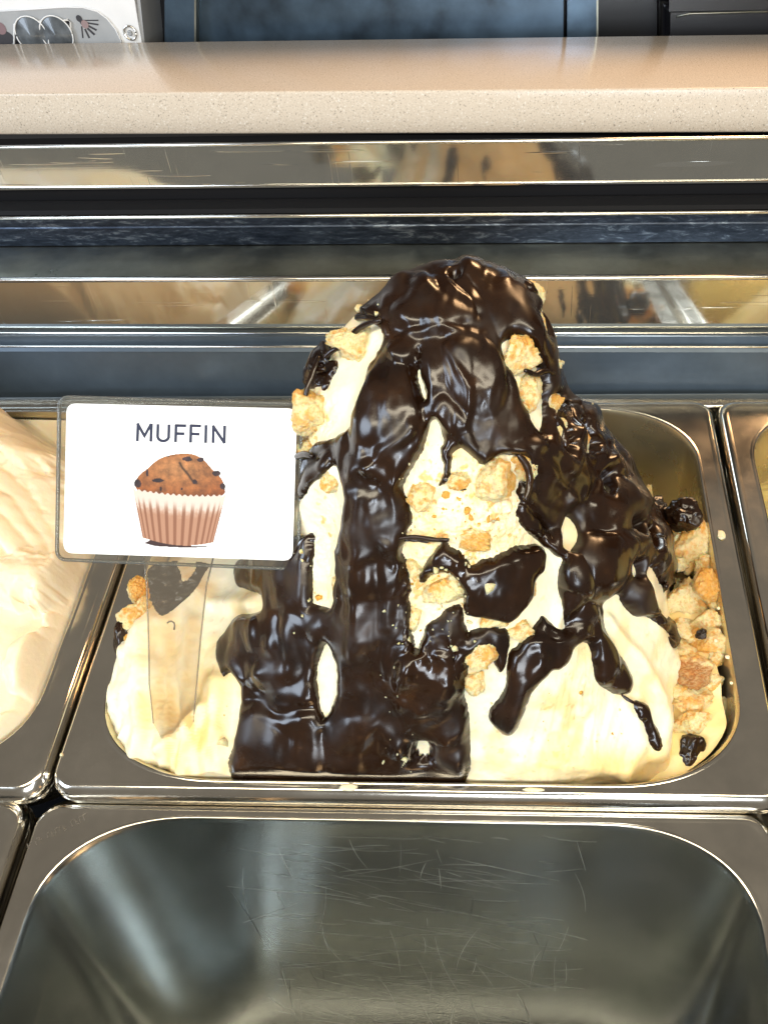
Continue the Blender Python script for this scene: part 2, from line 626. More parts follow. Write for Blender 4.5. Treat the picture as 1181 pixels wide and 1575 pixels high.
def rrect(hx, hy, rx, ry, n=16, p=2.2):
    """loop of a rectangle with elliptical corners"""
    out = []
    for (sx, sy, a0) in ((1, 1, 0), (-1, 1, 90), (-1, -1, 180), (1, -1, 270)):
        for k in range(n + 1):
            a = math.radians(a0 + 90.0 * k / n)
            c, s = math.cos(a), math.sin(a)
            out.append((sx * (hx - rx) + rx * math.copysign(abs(c) ** (2 / p), c), sy * (hy - ry) + ry * math.copysign(abs(s) ** (2 / p), s)))
    return out


def make_pan(loc, label, mat, group, depth=0.115, taper=0.010, q=0.018, side=0.0145, taper_x=None):
    tx = taper if taper_x is None else taper_x
    r = root('gelato_tub', P2W([loc])[0], label, 'tub', group)
    hx, hy = PW / 2, PD / 2
    rings = []
    def ring(hx_, hy_, rx, ry, z): rings.append((rrect(hx_, hy_, rx, ry), z))
    for (ox, oy, z) in ((0.0008, 0.0022, -0.0140), (0.0015, 0.0033, -0.0136), (0.0017, 0.0037, -0.0124), (0.0014, 0.0032, -0.0112), (0.0010, 0.0028, -0.0104), (0.0013, 0.0033, -0.0094), (0.0018, 0.0040, -0.0080),
                        (0.0018, 0.0040, -0.0062), (0.0014, 0.0031, -0.0042), (0.0006, 0.0017, -0.0024), (0.0000, 0.0006, -0.0012), (-0.0010, -0.0006, -0.0003), (-0.0024, -0.0018, 0.0), (-0.0042, -0.0034, -0.0003)):
        ring(hx + ox, hy + oy, 0.012 + ox, 0.012 + ox, z)
    ix, iy = hx - side, hy - 0.0052
    ring(hx - 0.0048, hy - 0.0038, 0.0105, 0.0105, -0.0003)
    ring(ix + 0.0024, iy + 0.0013, 0.070, 0.046, -0.0003)
    ring(ix + 0.0018, iy + 0.0011, 0.070, 0.046, -0.0003)
    ring(ix + 0.0008, iy + 0.0006, 0.070, 0.046, 0.0002)
    ring(ix, iy, 0.070, 0.046, -0.0003)
    ring(ix - 0.0008, iy - 0.0008, 0.070, 0.046, -0.0018)
    ring(ix - 0.0013, iy - 0.0013, 0.070, 0.046, -0.0045)
    for k in range(1, 9):
        t = k / 8
        ring(ix - 0.0013 - tx * t, iy - 0.0013 - taper * t, 0.070 - 0.018 * t, 0.046 - 0.004 * t, -0.0045 - (depth - 0.0045 - q) * t)
    for k in range(1, 10):
        a = math.radians(10 * k)
        w_ = q * (1 - math.cos(a))
        ring(ix - 0.0013 - tx - w_, iy - 0.0013 - taper - w_, 0.052 - 0.35 * w_, 0.042 - 0.25 * w_, -depth + q - q * math.sin(a))
    V, n = [], len(rings[0][0])
    for lp, z in rings:
        for (x, y) in lp: V.append((x + loc[0], y + loc[1], z + loc[2]))
    nr = len(rings)
    Frim, Fin = [], []
    split = 18
    for i in range(nr - 1):
        for j in range(n):
            f = [i * n + j, i * n + (j + 1) % n, (i + 1) * n + (j + 1) % n, (i + 1) * n + j]
            (Frim if i < split else Fin).append(f)
    Fin.append([(nr - 1) * n + j for j in range(n)])
    mesh('rim', [V[i] for i in range((split + 1) * n)], Frim, M['pan'], r)
    mesh('basin', V[split * n:], [[i - split * n for i in f] for f in Fin], mat, r)
    return r


tubs = 'stainless tubs set side by side in the case'
pan0 = make_pan((0, 0, 0), 'stainless tub holding the chocolate covered gelato mound', M['basin'], tubs)
copy_thing(pan0, P2W([(-0.3605, -0.001, 0.0)])[0], 'stainless tub holding the plain cream swirled gelato at the left')
copy_thing(pan0, P2W([(0.3610, 0.0, 0.0)])[0], 'stainless tub cut off by the right edge of the photo')
pan1 = make_pan((-0.0075, -0.2600, -0.0115), 'empty scratched stainless tub in front of the chocolate gelato', M['pan_scratched'], tubs, depth=0.240, taper=0.090, q=0.012, taper_x=0.018, side=0.0105)
def scratches(parent, n, mat, name, seed):
    r = np.random.RandomState(seed)
    V, F = [], []
    def on_wall(x, t):   # point of the sloping back wall: x across, t metres down the slope
        L = math.hypot(0.090, 0.2235)
        return (-0.0075 + x, -0.260 + 0.1223 - 0.0013 - 0.090 * t / L - 0.00016, -0.0115 - 0.0045 - 0.2235 * t / L + 0.00008)
    for _ in range(n):
        x, y = r.uniform(-0.095, 0.095), r.uniform(0.004, 0.20)
        vert = r.rand() < (0.15 if mat is M['scratch'] else 0.75)
        a = r.normal(1.5, 0.2) if vert else r.normal(0.12, 0.22)
        L = r.uniform(0.008, 0.07)
        bend = r.normal(0, 0.3)
        w = r.uniform(0.00002, 0.00008)
        k = 9
        b = len(V)
        px_, py_ = x, y
        for i in range(k):
            t = i / (k - 1)
            an = a + bend * (t - 0.5)
            if i: px_, py_ = px_ + math.cos(an) * L / k, py_ + math.sin(an) * L / k
            ww = w * (0.25 + math.sin(t * math.pi)) * (1.3 if vert else 1.15)
            V += [on_wall(px_ - math.sin(an) * ww, py_ + math.cos(an) * ww), on_wall(px_ + math.sin(an) * ww, py_ - math.cos(an) * ww)]
        if abs(px_) > 0.098 or max(py_, y) > 0.225 or min(py_, y) < 0.003:
            V = V[:b]
            continue
        F += [[b + 2 * i, b + 2 * i + 1, b + 2 * i + 3, b + 2 * i + 2] for i in range(k - 1)]
    o = mesh(name, V, F, mat, parent, smooth=False)
    o['kind'] = 'stuff'


sv, sf = [], []
zs_ = -0.0115 - 0.0003 + 0.00012
for k in range(15):
    if k in (4, 10): continue
    t = k / 14
    x, y = 42 + 86 * t, 1297 - 44 * t
    for (dx, dy, ex_, ey_) in (((0, 0, 2.5, 8), (0, 0, 4, -2.5)) if k % 3 else ((0, 0, 2.5, 8), (2.5, 8, 4.0, -2), (1.5, 4, 3.5, -2))):
        p0, p1 = np.array([x + dx, y + dy]), np.array([x + dx + ex_, y + dy + ey_])
        tt_ = (p1 - p0) / np.linalg.norm(p1 - p0)
        nn_ = np.array([-tt_[1], tt_[0]]) * 0.55
        b = len(sv)
        for q in (p0 + nn_, p0 - nn_, p1 - nn_, p1 + nn_): sv.append(at_pan(q[0], q[1], 2, zs_))
        sf.append([b, b + 1, b + 2, b + 3])
mesh('worn_stamp', sv, sf, steel('stamp_steel', (0.66, 0.60, 0.50), 0.3, smudge=0.02), pan1, smooth=False)
scratches(pan1, 260, M['scratch'], 'scratches', 3)
scratches(pan1, 22, M['dark_scratch'], 'dark_scratches', 4)
copy_thing(pan1, P2W([(-0.370, -0.2600, -0.010)])[0], 'stainless tub corner at the lower left, beside the empty tub')

# ------------------------------------------------------------------ the gelato mound
LR = np.array([  # photo row, left outline, right outline of the mound
    (412, 678, 712), (420, 652, 745), (432, 630, 770), (447, 608, 788), (470, 586, 804), (500, 554, 818), (530, 520, 835), (560, 495, 842), (600, 475, 850),
    (640, 465, 862), (680, 458, 885), (720, 440, 912), (760, 420, 945), (800, 402, 970), (850, 372, 1000), (880, 330, 1012), (900, 275, 1022), (930, 228, 1032),
    (960, 208, 1040), (1000, 192, 1045), (1050, 168, 1047), (1100, 150, 1050), (1150, 165, 1060), (1200, 230, 1075)], float)
ZK = np.array([-0.05, -0.03, 0.0, 0.02, 0.05, 0.08, 0.10, 0.12, 0.14, 0.154, 0.164, 0.1695, 0.172])
FK = np.array([-0.118, -0.1190, -0.1190, -0.1090, -0.094, -0.074, -0.0595, -0.046, -0.0315, -0.014, 0.004, 0.018, 0.031])
CK = np.array([-0.02, -0.015, -0.010, -0.006, 0.002, 0.010, 0.016, 0.021, 0.027, 0.031, 0.033, 0.033, 0.033])
BK = np.array([0.09, 0.088, 0.086, 0.083, 0.080, 0.077, 0.075, 0.072, 0.068, 0.062, 0.054, 0.045, 0.035])
EK = np.array([3.2, 3.2, 3.0, 2.7, 2.4, 2.2, 2.15, 2.1, 2.1, 2.05, 2.0, 2.0, 2.0])
NV, NU = 560, 760
# arc-length like spacing over the profile
tt = np.linspace(0, 1, 4000)
prof_z = np.interp(tt, np.linspace(0, 1, len(ZK)), ZK)
zf = np.concatenate([np.linspace(-0.05, 0.15, 3000), 0.15 + 0.022 * np.sin(np.linspace(0, math.pi / 2, 1500))[1:]])


def smooth_interp(z, K):
    # smooth through the knots with a short moving average
    zs = np.linspace(ZK[0], ZK[-1], 600)
    v = np.interp(zs, ZK, K)
    k = 25
    pad = np.concatenate([np.full(k, v[0]), v, np.full(k, v[-1])])
    sm = np.convolve(pad, np.ones(2 * k + 1) / (2 * k + 1), 'valid')
    w = sstep(0.159, 0.170, zs)
    return np.interp(z, zs, sm * (1 - w) + v * w)


ff = smooth_interp(zf, FK)
cyc = smooth_interp(zf, CK)
s = np.concatenate([[0], np.cumsum(np.hypot(np.diff(zf), np.diff(ff)))])
zz = np.interp(np.linspace(0, s[-1], NV), s, zf)
F_, C_, B_, E_ = (smooth_interp(zz, K) for K in (FK, CK, BK, EK))
Lx, Rx = np.zeros(NV), np.zeros(NV)
for i, z in enumerate(zz):
    c = np.array([0.02, C_[i], z])
    x_, row, dz = px_of(RP @ c)
    lx, rx = np.interp(row, LR[:, 0], LR[:, 1]), np.interp(row, LR[:, 0], LR[:, 2])
    Lx[i] = at_pan(lx, row, 2, z)[0]
    Rx[i] = at_pan(rx, row, 2, z)[0]
top = np.clip((0.172 - zz) / 0.012, 0, 1) ** 0.5
cx_ = np.interp(zz, [-0.05, 0.0, 0.05, 0.10, 0.15, 0.18], [0.0, 0.0, 0.015, 0.024, 0.026, 0.024])
Lx = cx_ + (Lx - cx_) * np.where(zz > 0.160, np.minimum(top, 1), 1)
Rx = cx_ + (Rx - cx_) * np.where(zz > 0.160, np.minimum(top, 1), 1)
F_[-1] = B_[-1] = C_[-1]
Lx[-1] = Rx[-1] = cx_[-1]
# more columns on the side that is seen
u = np.linspace(0, 1, NU, endpoint=False)
th = np.interp(u, [0, 0.40, 0.80, 1.0], [math.radians(-195), math.radians(-90), math.radians(15), math.radians(165)])
ct, st = np.cos(th), np.sin(th)
Zg = np.repeat(zz[:, None], NU, 1)
ex = 2 / E_[:, None]
cc = np.sign(ct)[None] * np.abs(ct)[None] ** ex
ss = np.sign(st)[None] * np.abs(st)[None] ** ex
Xg = cx_[:, None] + np.where(cc < 0, (cx_ - Lx)[:, None] * cc, (Rx - cx_)[:, None] * cc)
Yg = C_[:, None] + np.where(ss < 0, (C_ - F_)[:, None] * ss, (B_ - C_)[:, None] * ss)
G = np.stack([Xg, Yg, Zg], -1)
# low down the heap is pressed into the corner of the tub at the front left
def tub_out(X, Y):
    ax, ay = np.maximum(np.abs(X) - (0.1615 - 0.069), 0) / 0.069, np.maximum(np.abs(Y) - (0.1208 - 0.045), 0) / 0.045
    return (ax ** 2.2 + ay ** 2.2) < 1


lo_, hi_ = np.full(Xg.shape, 0.5), np.full(Xg.shape, 3.0)
for _ in range(22):
    mid = (lo_ + hi_) / 2
    ok_ = tub_out(cx_[:, None] + (Xg - cx_[:, None]) * mid, C_[:, None] + (Yg - C_[:, None]) * mid)
    lo_ = np.where(ok_, mid, lo_)
    hi_ = np.where(ok_, hi_, mid)
wq = sstep(0.018, -0.008, Zg) * sstep(0.25, -0.25, ss) * np.maximum(sstep(0.35, -0.15, cc), 0.55 * sstep(-0.55, -0.9, ss))
kk = 1 + (lo_ - 1) * wq
kk = np.minimum(kk, lo_ * 1.0 + (Zg > 0.012) * 9)
G[..., 0] = cx_[:, None] + (Xg - cx_[:, None]) * kk
G[..., 1] = C_[:, None] + (Yg - C_[:, None]) * kk
# keep inside the tub walls
hxw = 0.1615 - np.clip(-Zg, 0, 0.1) * 0.1
G[..., 0] = np.clip(G[..., 0], -hxw, hxw)


def normals(G):
    du = np.roll(G, -1, 1) - np.roll(G, 1, 1)
    dv = np.gradient(G, axis=0)
    n = np.cross(du, dv)
    n /= np.linalg.norm(n, axis=-1)[..., None] + 1e-12
    return n


def blur_n(n, k):
    for _ in range(k):
        n = n + np.roll(n, 1, 1) + np.roll(n, -1, 1)
        n[1:-1] = n[1:-1] * 0.5 + 0.25 * (n[2:] + n[:-2])
        n /= np.linalg.norm(n, axis=-1)[..., None] + 1e-12
    return n


N0 = normals(G)
wx, wy, wz = px_of(P2W(G.reshape(-1, 3)))
PXY = np.stack([wx, wy], -1).reshape(NV, NU, 2)


def gauss(px, x, y, r, ry=None, ang=0):
    ry = ry or r
    dx, dy = px[..., 0] - x, px[..., 1] - y
    c, s_ = math.cos(ang), math.sin(ang)
    return np.exp(-(((dx * c + dy * s_) / r) ** 2 + ((-dx * s_ + dy * c) / ry) ** 2))


def seg_dist(px, pts):
    """distance of every point to a polyline"""
    best = np.full(px.shape[:-1], 1e9)
    pts = np.asarray(pts, float)
    for a, b in zip(pts[:-1], pts[1:]):
        ab = b - a
        t = np.clip(((px - a) @ ab) / (ab @ ab), 0, 1)
        d = np.hypot(px[..., 0] - a[0] - t * ab[0], px[..., 1] - a[1] - t * ab[1])
        best = np.minimum(best, d)
    return best


# lumps of the heap as a whole (radius in photo pixels, height in mm)
disp = fbm(G * 22 + 3.1, 3) * 0.0035
for (x, y, r, ry, an, h) in ((600, 640, 45, 70, 0.1, 4), (720, 560, 70, 90, 0.3, 4), (800, 500, 30, 60, -0.4, 4), (905, 862, 50, 50, 0, 11), (928, 775, 40, 42, 0, 9), (862, 700, 45, 40, 0.6, 7), (985, 865, 26, 50, 0, 6), (985, 920, 30, 30, 0, 5), (895, 650, 22, 30, 0, 5), (935, 715, 30, 30, 0, 5),
                            (880, 1080, 130, 110, 0, 4), (570, 850, 50, 160, 0, 4), (430, 1120, 75, 60, 0, 4), (610, 1130, 80, 50, 0, 3), (410, 1000, 60, 70, 0, 3), (330, 1060, 30, 120, 0.15, 5),
                            (240, 1050, 50, 90, 0.3, 4), (170, 1060, 30, 25, 0, 6), (650, 1040, 70, 60, 0, 3), (770, 900, 60, 55, 0, 4), (750, 770, 70, 60, 0, 4), (1000, 1060, 35, 120, -0.25, 4),
                            (500, 860, 18, 90, 0.1, -4), (700, 1010, 16, 40, 0, -3), (545, 600, 18, 60, 0.2, -3), (505, 1040, 14, 60, 0, -4), (690, 470, 60, 30, 0.5, 3)):
    disp = disp + gauss(PXY, x, y, r, ry, an) * h * 0.001
# strokes of the spatula in the bare gelato
for (pts, w, h) in (([(235, 950), (222, 1040), (215, 1110), (205, 1170)], 12, 2.2), ([(300, 960), (292, 1060), (285, 1185)], 10, 2.0), ([(160, 1050), (200, 1020), (250, 960)], 14, 3.0), ([(345, 1050), (335, 1190)], 14, 2.2),
                   ([(250, 1150), (290, 1120), (320, 1090)], 10, 2.4), ([(1000, 960), (1040, 1050), (1062, 1180)], 14, 2.5), ([(930, 950), (990, 1040), (1010, 1110), (1010, 1190)], 9, 1.8), ([(960, 1080), (985, 1140), (960, 1190)], 10, 1.4),
                   ([(690, 1150), (900, 1170), (1000, 1195)], 14, 1.5), ([(840, 830), (870, 900), (850, 960)], 10, 2.0), ([(270, 880), (330, 930), (390, 925)], 14, 2.5), ([(460, 790), (500, 735), (515, 720)], 16, 3.0)):
    d = seg_dist(PXY, pts)
    disp = disp + np.exp(-(d / w) ** 2) * h * 0.0017
fz = np.clip(gauss(PXY, 240, 1080, 95, 130) + 0.2 * gauss(PXY, 900, 1080, 170, 110), 0, 1)
fq = np.stack([PXY[..., 0] / 26.0 + PXY[..., 1] / 160.0, PXY[..., 1] / 120.0, np.full(PXY.shape[:2], 8.8)], -1)
disp = disp + fz * (0.0042 * (0.8 - np.abs(fbm(fq, 3)) * 1.7) + 0.0008 * fbm(G * 150, 3))
edge = sstep(-0.05, -0.02, Zg)
G1 = G + N0 * (disp * edge * sstep(0, 0.06, (zz[-1] - Zg) + 0.03))[..., None]
G1[..., 0] = np.clip(G1[..., 0], -hxw, hxw)
front_lim = -0.1207 + np.clip(-Zg, 0, 0.1) * 0.07
G1[..., 1] = np.where(Zg < 0.004, np.maximum(G1[..., 1], front_lim), G1[..., 1])
N1 = blur_n(normals(G1), 2)
wx, wy, wz = px_of(P2W(G1.reshape(-1, 3)))
PXY = np.stack([wx, wy], -1).reshape(NV, NU, 2)
DEP = wz.reshape(NV, NU)
VIEW = P2W(G1.reshape(-1, 3)).reshape(NV, NU, 3) - CAM
FACING = ((P2W(N1.reshape(-1, 3)).reshape(NV, NU, 3) * VIEW).sum(-1) < 0)


def surf(x, y):
    """pan-frame point and normal of the heap under photo pixel (x, y)"""
    d = np.hypot(PXY[..., 0] - x, PXY[..., 1] - y) + np.where(FACING, 0, 60)
    near = d < d.min() + 3
    k = np.argmin(np.where(near, DEP, 9))
    i, j = divmod(k, NU)
    return G1[i, j], N1[i, j], DEP[i, j]


# ---- chocolate outlines traced as closed curves (photo pixels)
MAIN = [(700, 400), (648, 414), (625, 430), (600, 446), (578, 465), (563, 480), (550, 492), (562, 494), (585, 502), (594, 520), (583, 548), (571, 560), (566, 590), (555, 603), (549, 635), (545, 655), (515, 678), (502, 676), (490, 682),
        (474, 694), (455, 710), (440, 740), (445, 770), (466, 767), (480, 745), (495, 731), (515, 711), (526, 729), (534, 760), (530, 800), (521, 855), (517, 936), (490, 933), (479, 927), (481, 884), (488, 818), (470, 824), (440, 826), (400, 845),
        (362, 861), (360, 895), (378, 908), (410, 914), (408, 936), (395, 943), (365, 943), (347, 973), (332, 999), (336, 1021), (343, 1044), (350, 1034), (362, 1032), (371, 1044), (375, 1081), (369, 1118), (354, 1159), (352, 1182), (362, 1215),
        (500, 1225), (640, 1225), (722, 1215), (723, 1130), (720, 1090), (714, 1060), (718, 1035), (722, 1005), (722, 985), (717, 960), (714, 945), (704, 929), (694, 932), (677, 944), (656, 961), (646, 995), (638, 997), (633, 975), (634, 944), (629, 920), (633, 900), (627, 880),
        (630, 862), (616, 847), (627, 818), (634, 796), (627, 767), (616, 745), (634, 720), (648, 698), (655, 676), (665, 637), (676, 655), (685, 674), (681, 692), (690, 712), (699, 691), (715, 690), (728, 705), (740, 718), (760, 702), (790, 695), (800, 712),
        (798, 740), (794, 760), (797, 773), (815, 790), (840, 815), (858, 852), (866, 862), (858, 885), (860, 911), (870, 952), (869, 970), (855, 968), (831, 940), (824, 958), (800, 986), (783, 1006), (778, 1042), (773, 1066), (752, 1090), (752, 1107), (765, 1121), (778, 1128),
        (792, 1124), (802, 1103), (812, 1076), (826, 1052), (848, 1030), (861, 1031), (874, 1013), (880, 996), (892, 984), (907, 992), (911, 1023), (919, 1050), (936, 1065), (957, 1069), (972, 1057), (970, 1037), (950, 1003), (930, 969), (925, 938), (922, 921), (950, 911), (955, 925), (970, 945),
        (991, 947), (1011, 958), (1028, 975), (1036, 1003), (1046, 982), (1053, 940), (1055, 911), (1047, 893), (1036, 890), (1060, 860), (1075, 800), (1060, 740), (1000, 690), (950, 620), (915, 560), (900, 480), (860, 430), (800, 402)]
HOLES = [
    [(768, 530), (777, 521), (798, 524), (814, 545), (828, 571), (832, 610), (834, 645), (830, 668), (816, 652), (804, 626), (796, 600), (786, 575), (775, 556)],
    [(865, 790), (883, 801), (892, 822), (880, 846), (870, 855), (856, 828)],
    [(511, 981), (523, 1025), (521, 1069), (508, 1098), (499, 1108), (489, 1069), (485, 1029), (497, 995)],
    [(646, 1128), (660, 1134), (661, 1157), (653, 1164), (642, 1154)],
    [(984, 868), (1000, 866), (1016, 900), (1031, 942), (1024, 957), (1008, 935), (995, 905)],
    [(984, 816), (994, 812), (1000, 842), (990, 848)], [(878, 655), (894, 650), (908, 690), (894, 702)], [(842, 640), (855, 636), (873, 690), (862, 702)], [(910, 740), (922, 735), (933, 760), (922, 768)], [(954, 798), (967, 793), (976, 818), (964, 826)], [(960, 866), (971, 863), (979, 886), (968, 892)],
    [(1018, 908), (1030, 893), (1040, 897), (1042, 920), (1036, 950), (1030, 955), (1022, 932)],
    [(818, 482), (832, 478), (838, 500), (832, 522), (822, 518)],
    [(640, 568), (647, 566), (652, 590), (656, 612), (650, 616)],
    [(838, 606), (862, 604), (868, 622), (850, 632), (836, 622)],
]
ISLES = [  # separate runs lying on the gelato: outline, thickness mm, edge width px
    ([(645, 898), (648, 877), (663, 851), (686, 828), (692, 844), (714, 851), (725, 872), (747, 858), (776, 851), (787, 840), (823, 835), (838, 847), (834, 877), (816, 891), (820, 909), (805, 931), (783, 960), (758, 948), (721, 946), (712, 935), (712, 902), (699, 884), (685, 880), (670, 877), (656, 891)], 5.5, 15),
    ([(722, 968), (738, 969), (751, 957), (765, 965), (780, 966), (783, 995), (777, 1025), (766, 1037), (758, 1012), (748, 992), (734, 993), (722, 1012), (714, 990)], 4.0, 10),
    ([(972, 1075), (985, 1077), (997, 1085), (1001, 1108), (1014, 1125), (1019, 1145), (1011, 1156), (1001, 1152), (995, 1130), (986, 1105), (975, 1090)], 3.5, 9),
    ([(676, 690), (683, 682), (698, 700), (694, 716), (690, 730), (700, 742), (722, 752), (708, 753), (690, 741), (668, 748), (682, 735), (684, 718), (677, 704)], 3.0, 7),
    ([(792, 768), (806, 776), (822, 800), (846, 826), (868, 858), (858, 858), (832, 836), (805, 812), (794, 792)], 3.5, 8),
    ([(473, 522), (500, 515), (512, 528), (505, 552), (488, 575), (474, 590), (462, 600), (468, 570)], 4.0, 10),
    ([(600, 820), (640, 824), (676, 828), (676, 832), (640, 832), (612, 830)], 1.6, 4),
    ([(468, 600), (486, 580), (505, 560), (508, 565), (495, 590), (478, 604)], 1.8, 5),
    ([(498, 556), (520, 552), (515, 575), (505, 590), (498, 605), (495, 585)], 2.0, 5),
    ([(722, 812), (728, 828), (724, 838), (719, 828)], 1.6, 4),
]
OVER = [  # folds and second coats on top: outline, thickness mm, edge px
    ([(700, 405), (760, 415), (805, 440), (832, 490), (845, 560), (842, 640), (800, 610), (775, 545), (752, 505), (738, 465), (705, 432)], 2.8, 37),
    ([(556, 490), (600, 450), (655, 425), (690, 440), (740, 490), (705, 503), (645, 508), (605, 515), (590, 500)], 1.9, 23),
    ([(592, 545), (640, 512), (652, 560), (640, 605), (652, 640), (636, 672), (600, 690), (560, 705), (548, 680), (552, 640), (568, 600)], 2.8, 37),
    ([(540, 690), (590, 688), (640, 652), (660, 640), (650, 690), (630, 722), (613, 760), (606, 860), (600, 990), (545, 990), (532, 860), (538, 760)], 2.0, 30),
    ([(352, 1185), (365, 1130), (378, 1088), (420, 1072), (470, 1080), (505, 1120), (505, 1210), (360, 1210)], 2.5, 34),
    ([(508, 1130), (540, 1090), (600, 1100), (640, 1140), (640, 1210), (505, 1210)], 1.9, 27),
    ([(640, 1110), (665, 1075), (690, 1060), (712, 1080), (722, 1120), (722, 1210), (662, 1210), (664, 1140)], 2.1, 20),
    ([(610, 1010), (650, 990), (690, 940), (708, 950), (700, 1010), (712, 1050), (680, 1075), (640, 1090), (612, 1070)], 1.9, 23),
    ([(345, 985), (370, 950), (410, 940), (470, 935), (480, 990), (470, 1050), (400, 1062), (372, 1040), (345, 1020)], 1.7, 27),
    ([(864, 850), (885, 830), (915, 822), (945, 835), (958, 870), (945, 905), (905, 922), (872, 905)], 4.3, 57),
    ([(895, 770), (915, 745), (945, 745), (968, 775), (965, 810), (930, 825), (900, 810)], 3.1, 40),
    ([(960, 820), (985, 800), (1005, 830), (1010, 880), (985, 890), (962, 860)], 3.1, 30),
    ([(955, 885), (985, 880), (1010, 905), (1015, 940), (990, 948), (962, 930)], 2.5, 27),
    ([(770, 680), (830, 665), (880, 690), (905, 730), (890, 775), (850, 785), (815, 770), (800, 730)], 2.5, 30),
    ([(660, 640), (680, 600), (705, 620), (725, 660), (738, 705), (715, 690), (695, 665), (675, 655)], 2.2, 20),
    ([(690, 520), (740, 515), (770, 560), (775, 620), (740, 650), (700, 610), (680, 570)], 1.9, 30),
    ([(895, 930), (905, 925), (920, 960), (940, 1000), (965, 1035), (965, 1060), (935, 1058), (918, 1025), (905, 980)], 1.9, 23),
    ([(880, 650), (905, 660), (950, 715), (985, 760), (1000, 800), (975, 790), (930, 740), (895, 700)], 2.5, 23),
]


def chaikin(p, n=2):
    p = np.asarray(p, float)
    for _ in range(n):
        q = np.roll(p, -1, 0)
        p = np.stack([0.75 * p + 0.25 * q, 0.25 * p + 0.75 * q], 1).reshape(-1, 2)
    return p


GX0, GY0, GS = 310, 385, 2.0
gw, gh = 420, 430
gx, gy = np.meshgrid(GX0 + GS * np.arange(gw), GY0 + GS * np.arange(gh))


def sdf(poly, n=2):
    """signed distance (positive inside) on the tracing grid, only worked out near the outline"""
    p = chaikin(poly, n)
    out = np.full(gx.shape, -60.0)
    pad = 40
    x0, x1 = p[:, 0].min() - pad, p[:, 0].max() + pad
    y0, y1 = p[:, 1].min() - pad, p[:, 1].max() + pad
    sl = (slice(max(0, int((y0 - GY0) / GS)), max(0, int((y1 - GY0) / GS) + 2)), slice(max(0, int((x0 - GX0) / GS)), max(0, int((x1 - GX0) / GS) + 2)))
    X, Y = gx[sl].ravel().astype(np.float32), gy[sl].ravel().astype(np.float32)
    q = np.roll(p, -1, 0)
    d2 = np.full(X.shape, 1e9, np.float32)
    ins = np.zeros(X.shape, bool)
    for (a, b) in zip(p, q):
        ax, ay = a
        ex_, ey_ = b - a
        L = ex_ * ex_ + ey_ * ey_ + 1e-9
        t = np.clip(((X - ax) * ex_ + (Y - ay) * ey_) / L, 0, 1)
        d2 = np.minimum(d2, (X - ax - t * ex_) ** 2 + (Y - ay - t * ey_) ** 2)
        cr = ((ay > Y) != (b[1] > Y))
        if cr.any():
            ins ^= cr & (X < (b[0] - ax) * (Y - ay) / (b[1] - ay + 1e-12) + ax)
    d = np.sqrt(d2)
    out[sl] = np.where(ins, d, -d).reshape(gx[sl].shape)
    return np.clip(out, -60, 60)


def dome(d, w):
    t = np.clip(d / w, 0, 1)
    return np.sqrt(np.maximum(1 - (1 - t) ** 2, 0))


def sample(A, P):
    x = np.clip((P[..., 0] - GX0) / GS, 0, gw - 1.001)
    y = np.clip((P[..., 1] - GY0) / GS, 0, gh - 1.001)
    i, j = y.astype(int), x.astype(int)
    fy, fx = y - i, x - j
    return (A[i, j] * (1 - fx) * (1 - fy) + A[i, j + 1] * fx * (1 - fy) + A[i + 1, j] * (1 - fx) * fy + A[i + 1, j + 1] * fx * fy)


dm = sdf(MAIN)
for h in HOLES:
    dm = np.minimum(dm, -sdf(h))
H = np.where(dm > 0, 4.2 * dome(dm, 13), dm * 0.45)
for (pl, T, w) in ISLES:
    d = sdf(pl)
    H = np.maximum(H, np.where(d > 0, T * dome(d, w), d * 0.45))
OV = np.zeros_like(H)
for (pl, T, w) in OVER:
    OV = OV + T * dome(sdf(pl), w)
gp = np.stack([gx, gy], -1)
# ridges and creases on the coat (photo pixels, radius, height mm)
for (pts, w, h) in (([(553, 497), (577, 488), (593, 503)], 5, 2.0), ([(665, 428), (685, 462), (732, 488)], 7, -1.8), ([(770, 455), (790, 490), (812, 525)], 16, 2.2), ([(647, 545), (641, 571), (653, 603)], 5, -2.5),
                   ([(633, 655), (600, 690), (572, 715)], 8, 2.0), ([(610, 735), (612, 860), (600, 960)], 6, 1.6), ([(560, 760), (556, 900), (548, 1000)], 9, 1.6), ([(585, 740), (582, 900), (590, 1040)], 7, -1.2),
                   ([(640, 520), (690, 512), (740, 520)], 6, 1.5), ([(690, 540), (720, 600), (715, 650)], 6, 1.5), ([(400, 960), (395, 1040)], 8, 1.2), ([(440, 950), (445, 1050)], 7, -1.2), ([(385, 1075), (440, 1090), (500, 1080)], 8, -1.6),
                   ([(650, 1075), (625, 1110), (615, 1150)], 8, 2.2), ([(680, 1040), (660, 1080), (640, 1110)], 7, 2.0), ([(880, 890), (892, 940), (890, 975)], 12, 2.0), ([(815, 985), (850, 985), (880, 965)], 10, 1.8), ([(780, 1105), (800, 1060), (830, 1010)], 9, 1.5),
                   ([(770, 690), (810, 700), (850, 740)], 8, 1.6), ([(840, 690), (880, 730), (885, 770)], 8, 1.4), ([(905, 700), (950, 760), (975, 800)], 7, 1.5), ([(675, 1000), (690, 1050), (670, 1090)], 6, 1.8), ([(500, 1120), (505, 1200)], 4, -2.4), ([(545, 1200), (555, 1130), (600, 1080)], 8, 1.2)):
    OV = OV + np.exp(-(seg_dist(gp, pts) / w) ** 2) * h
lr_ = np.random.RandomState(12)
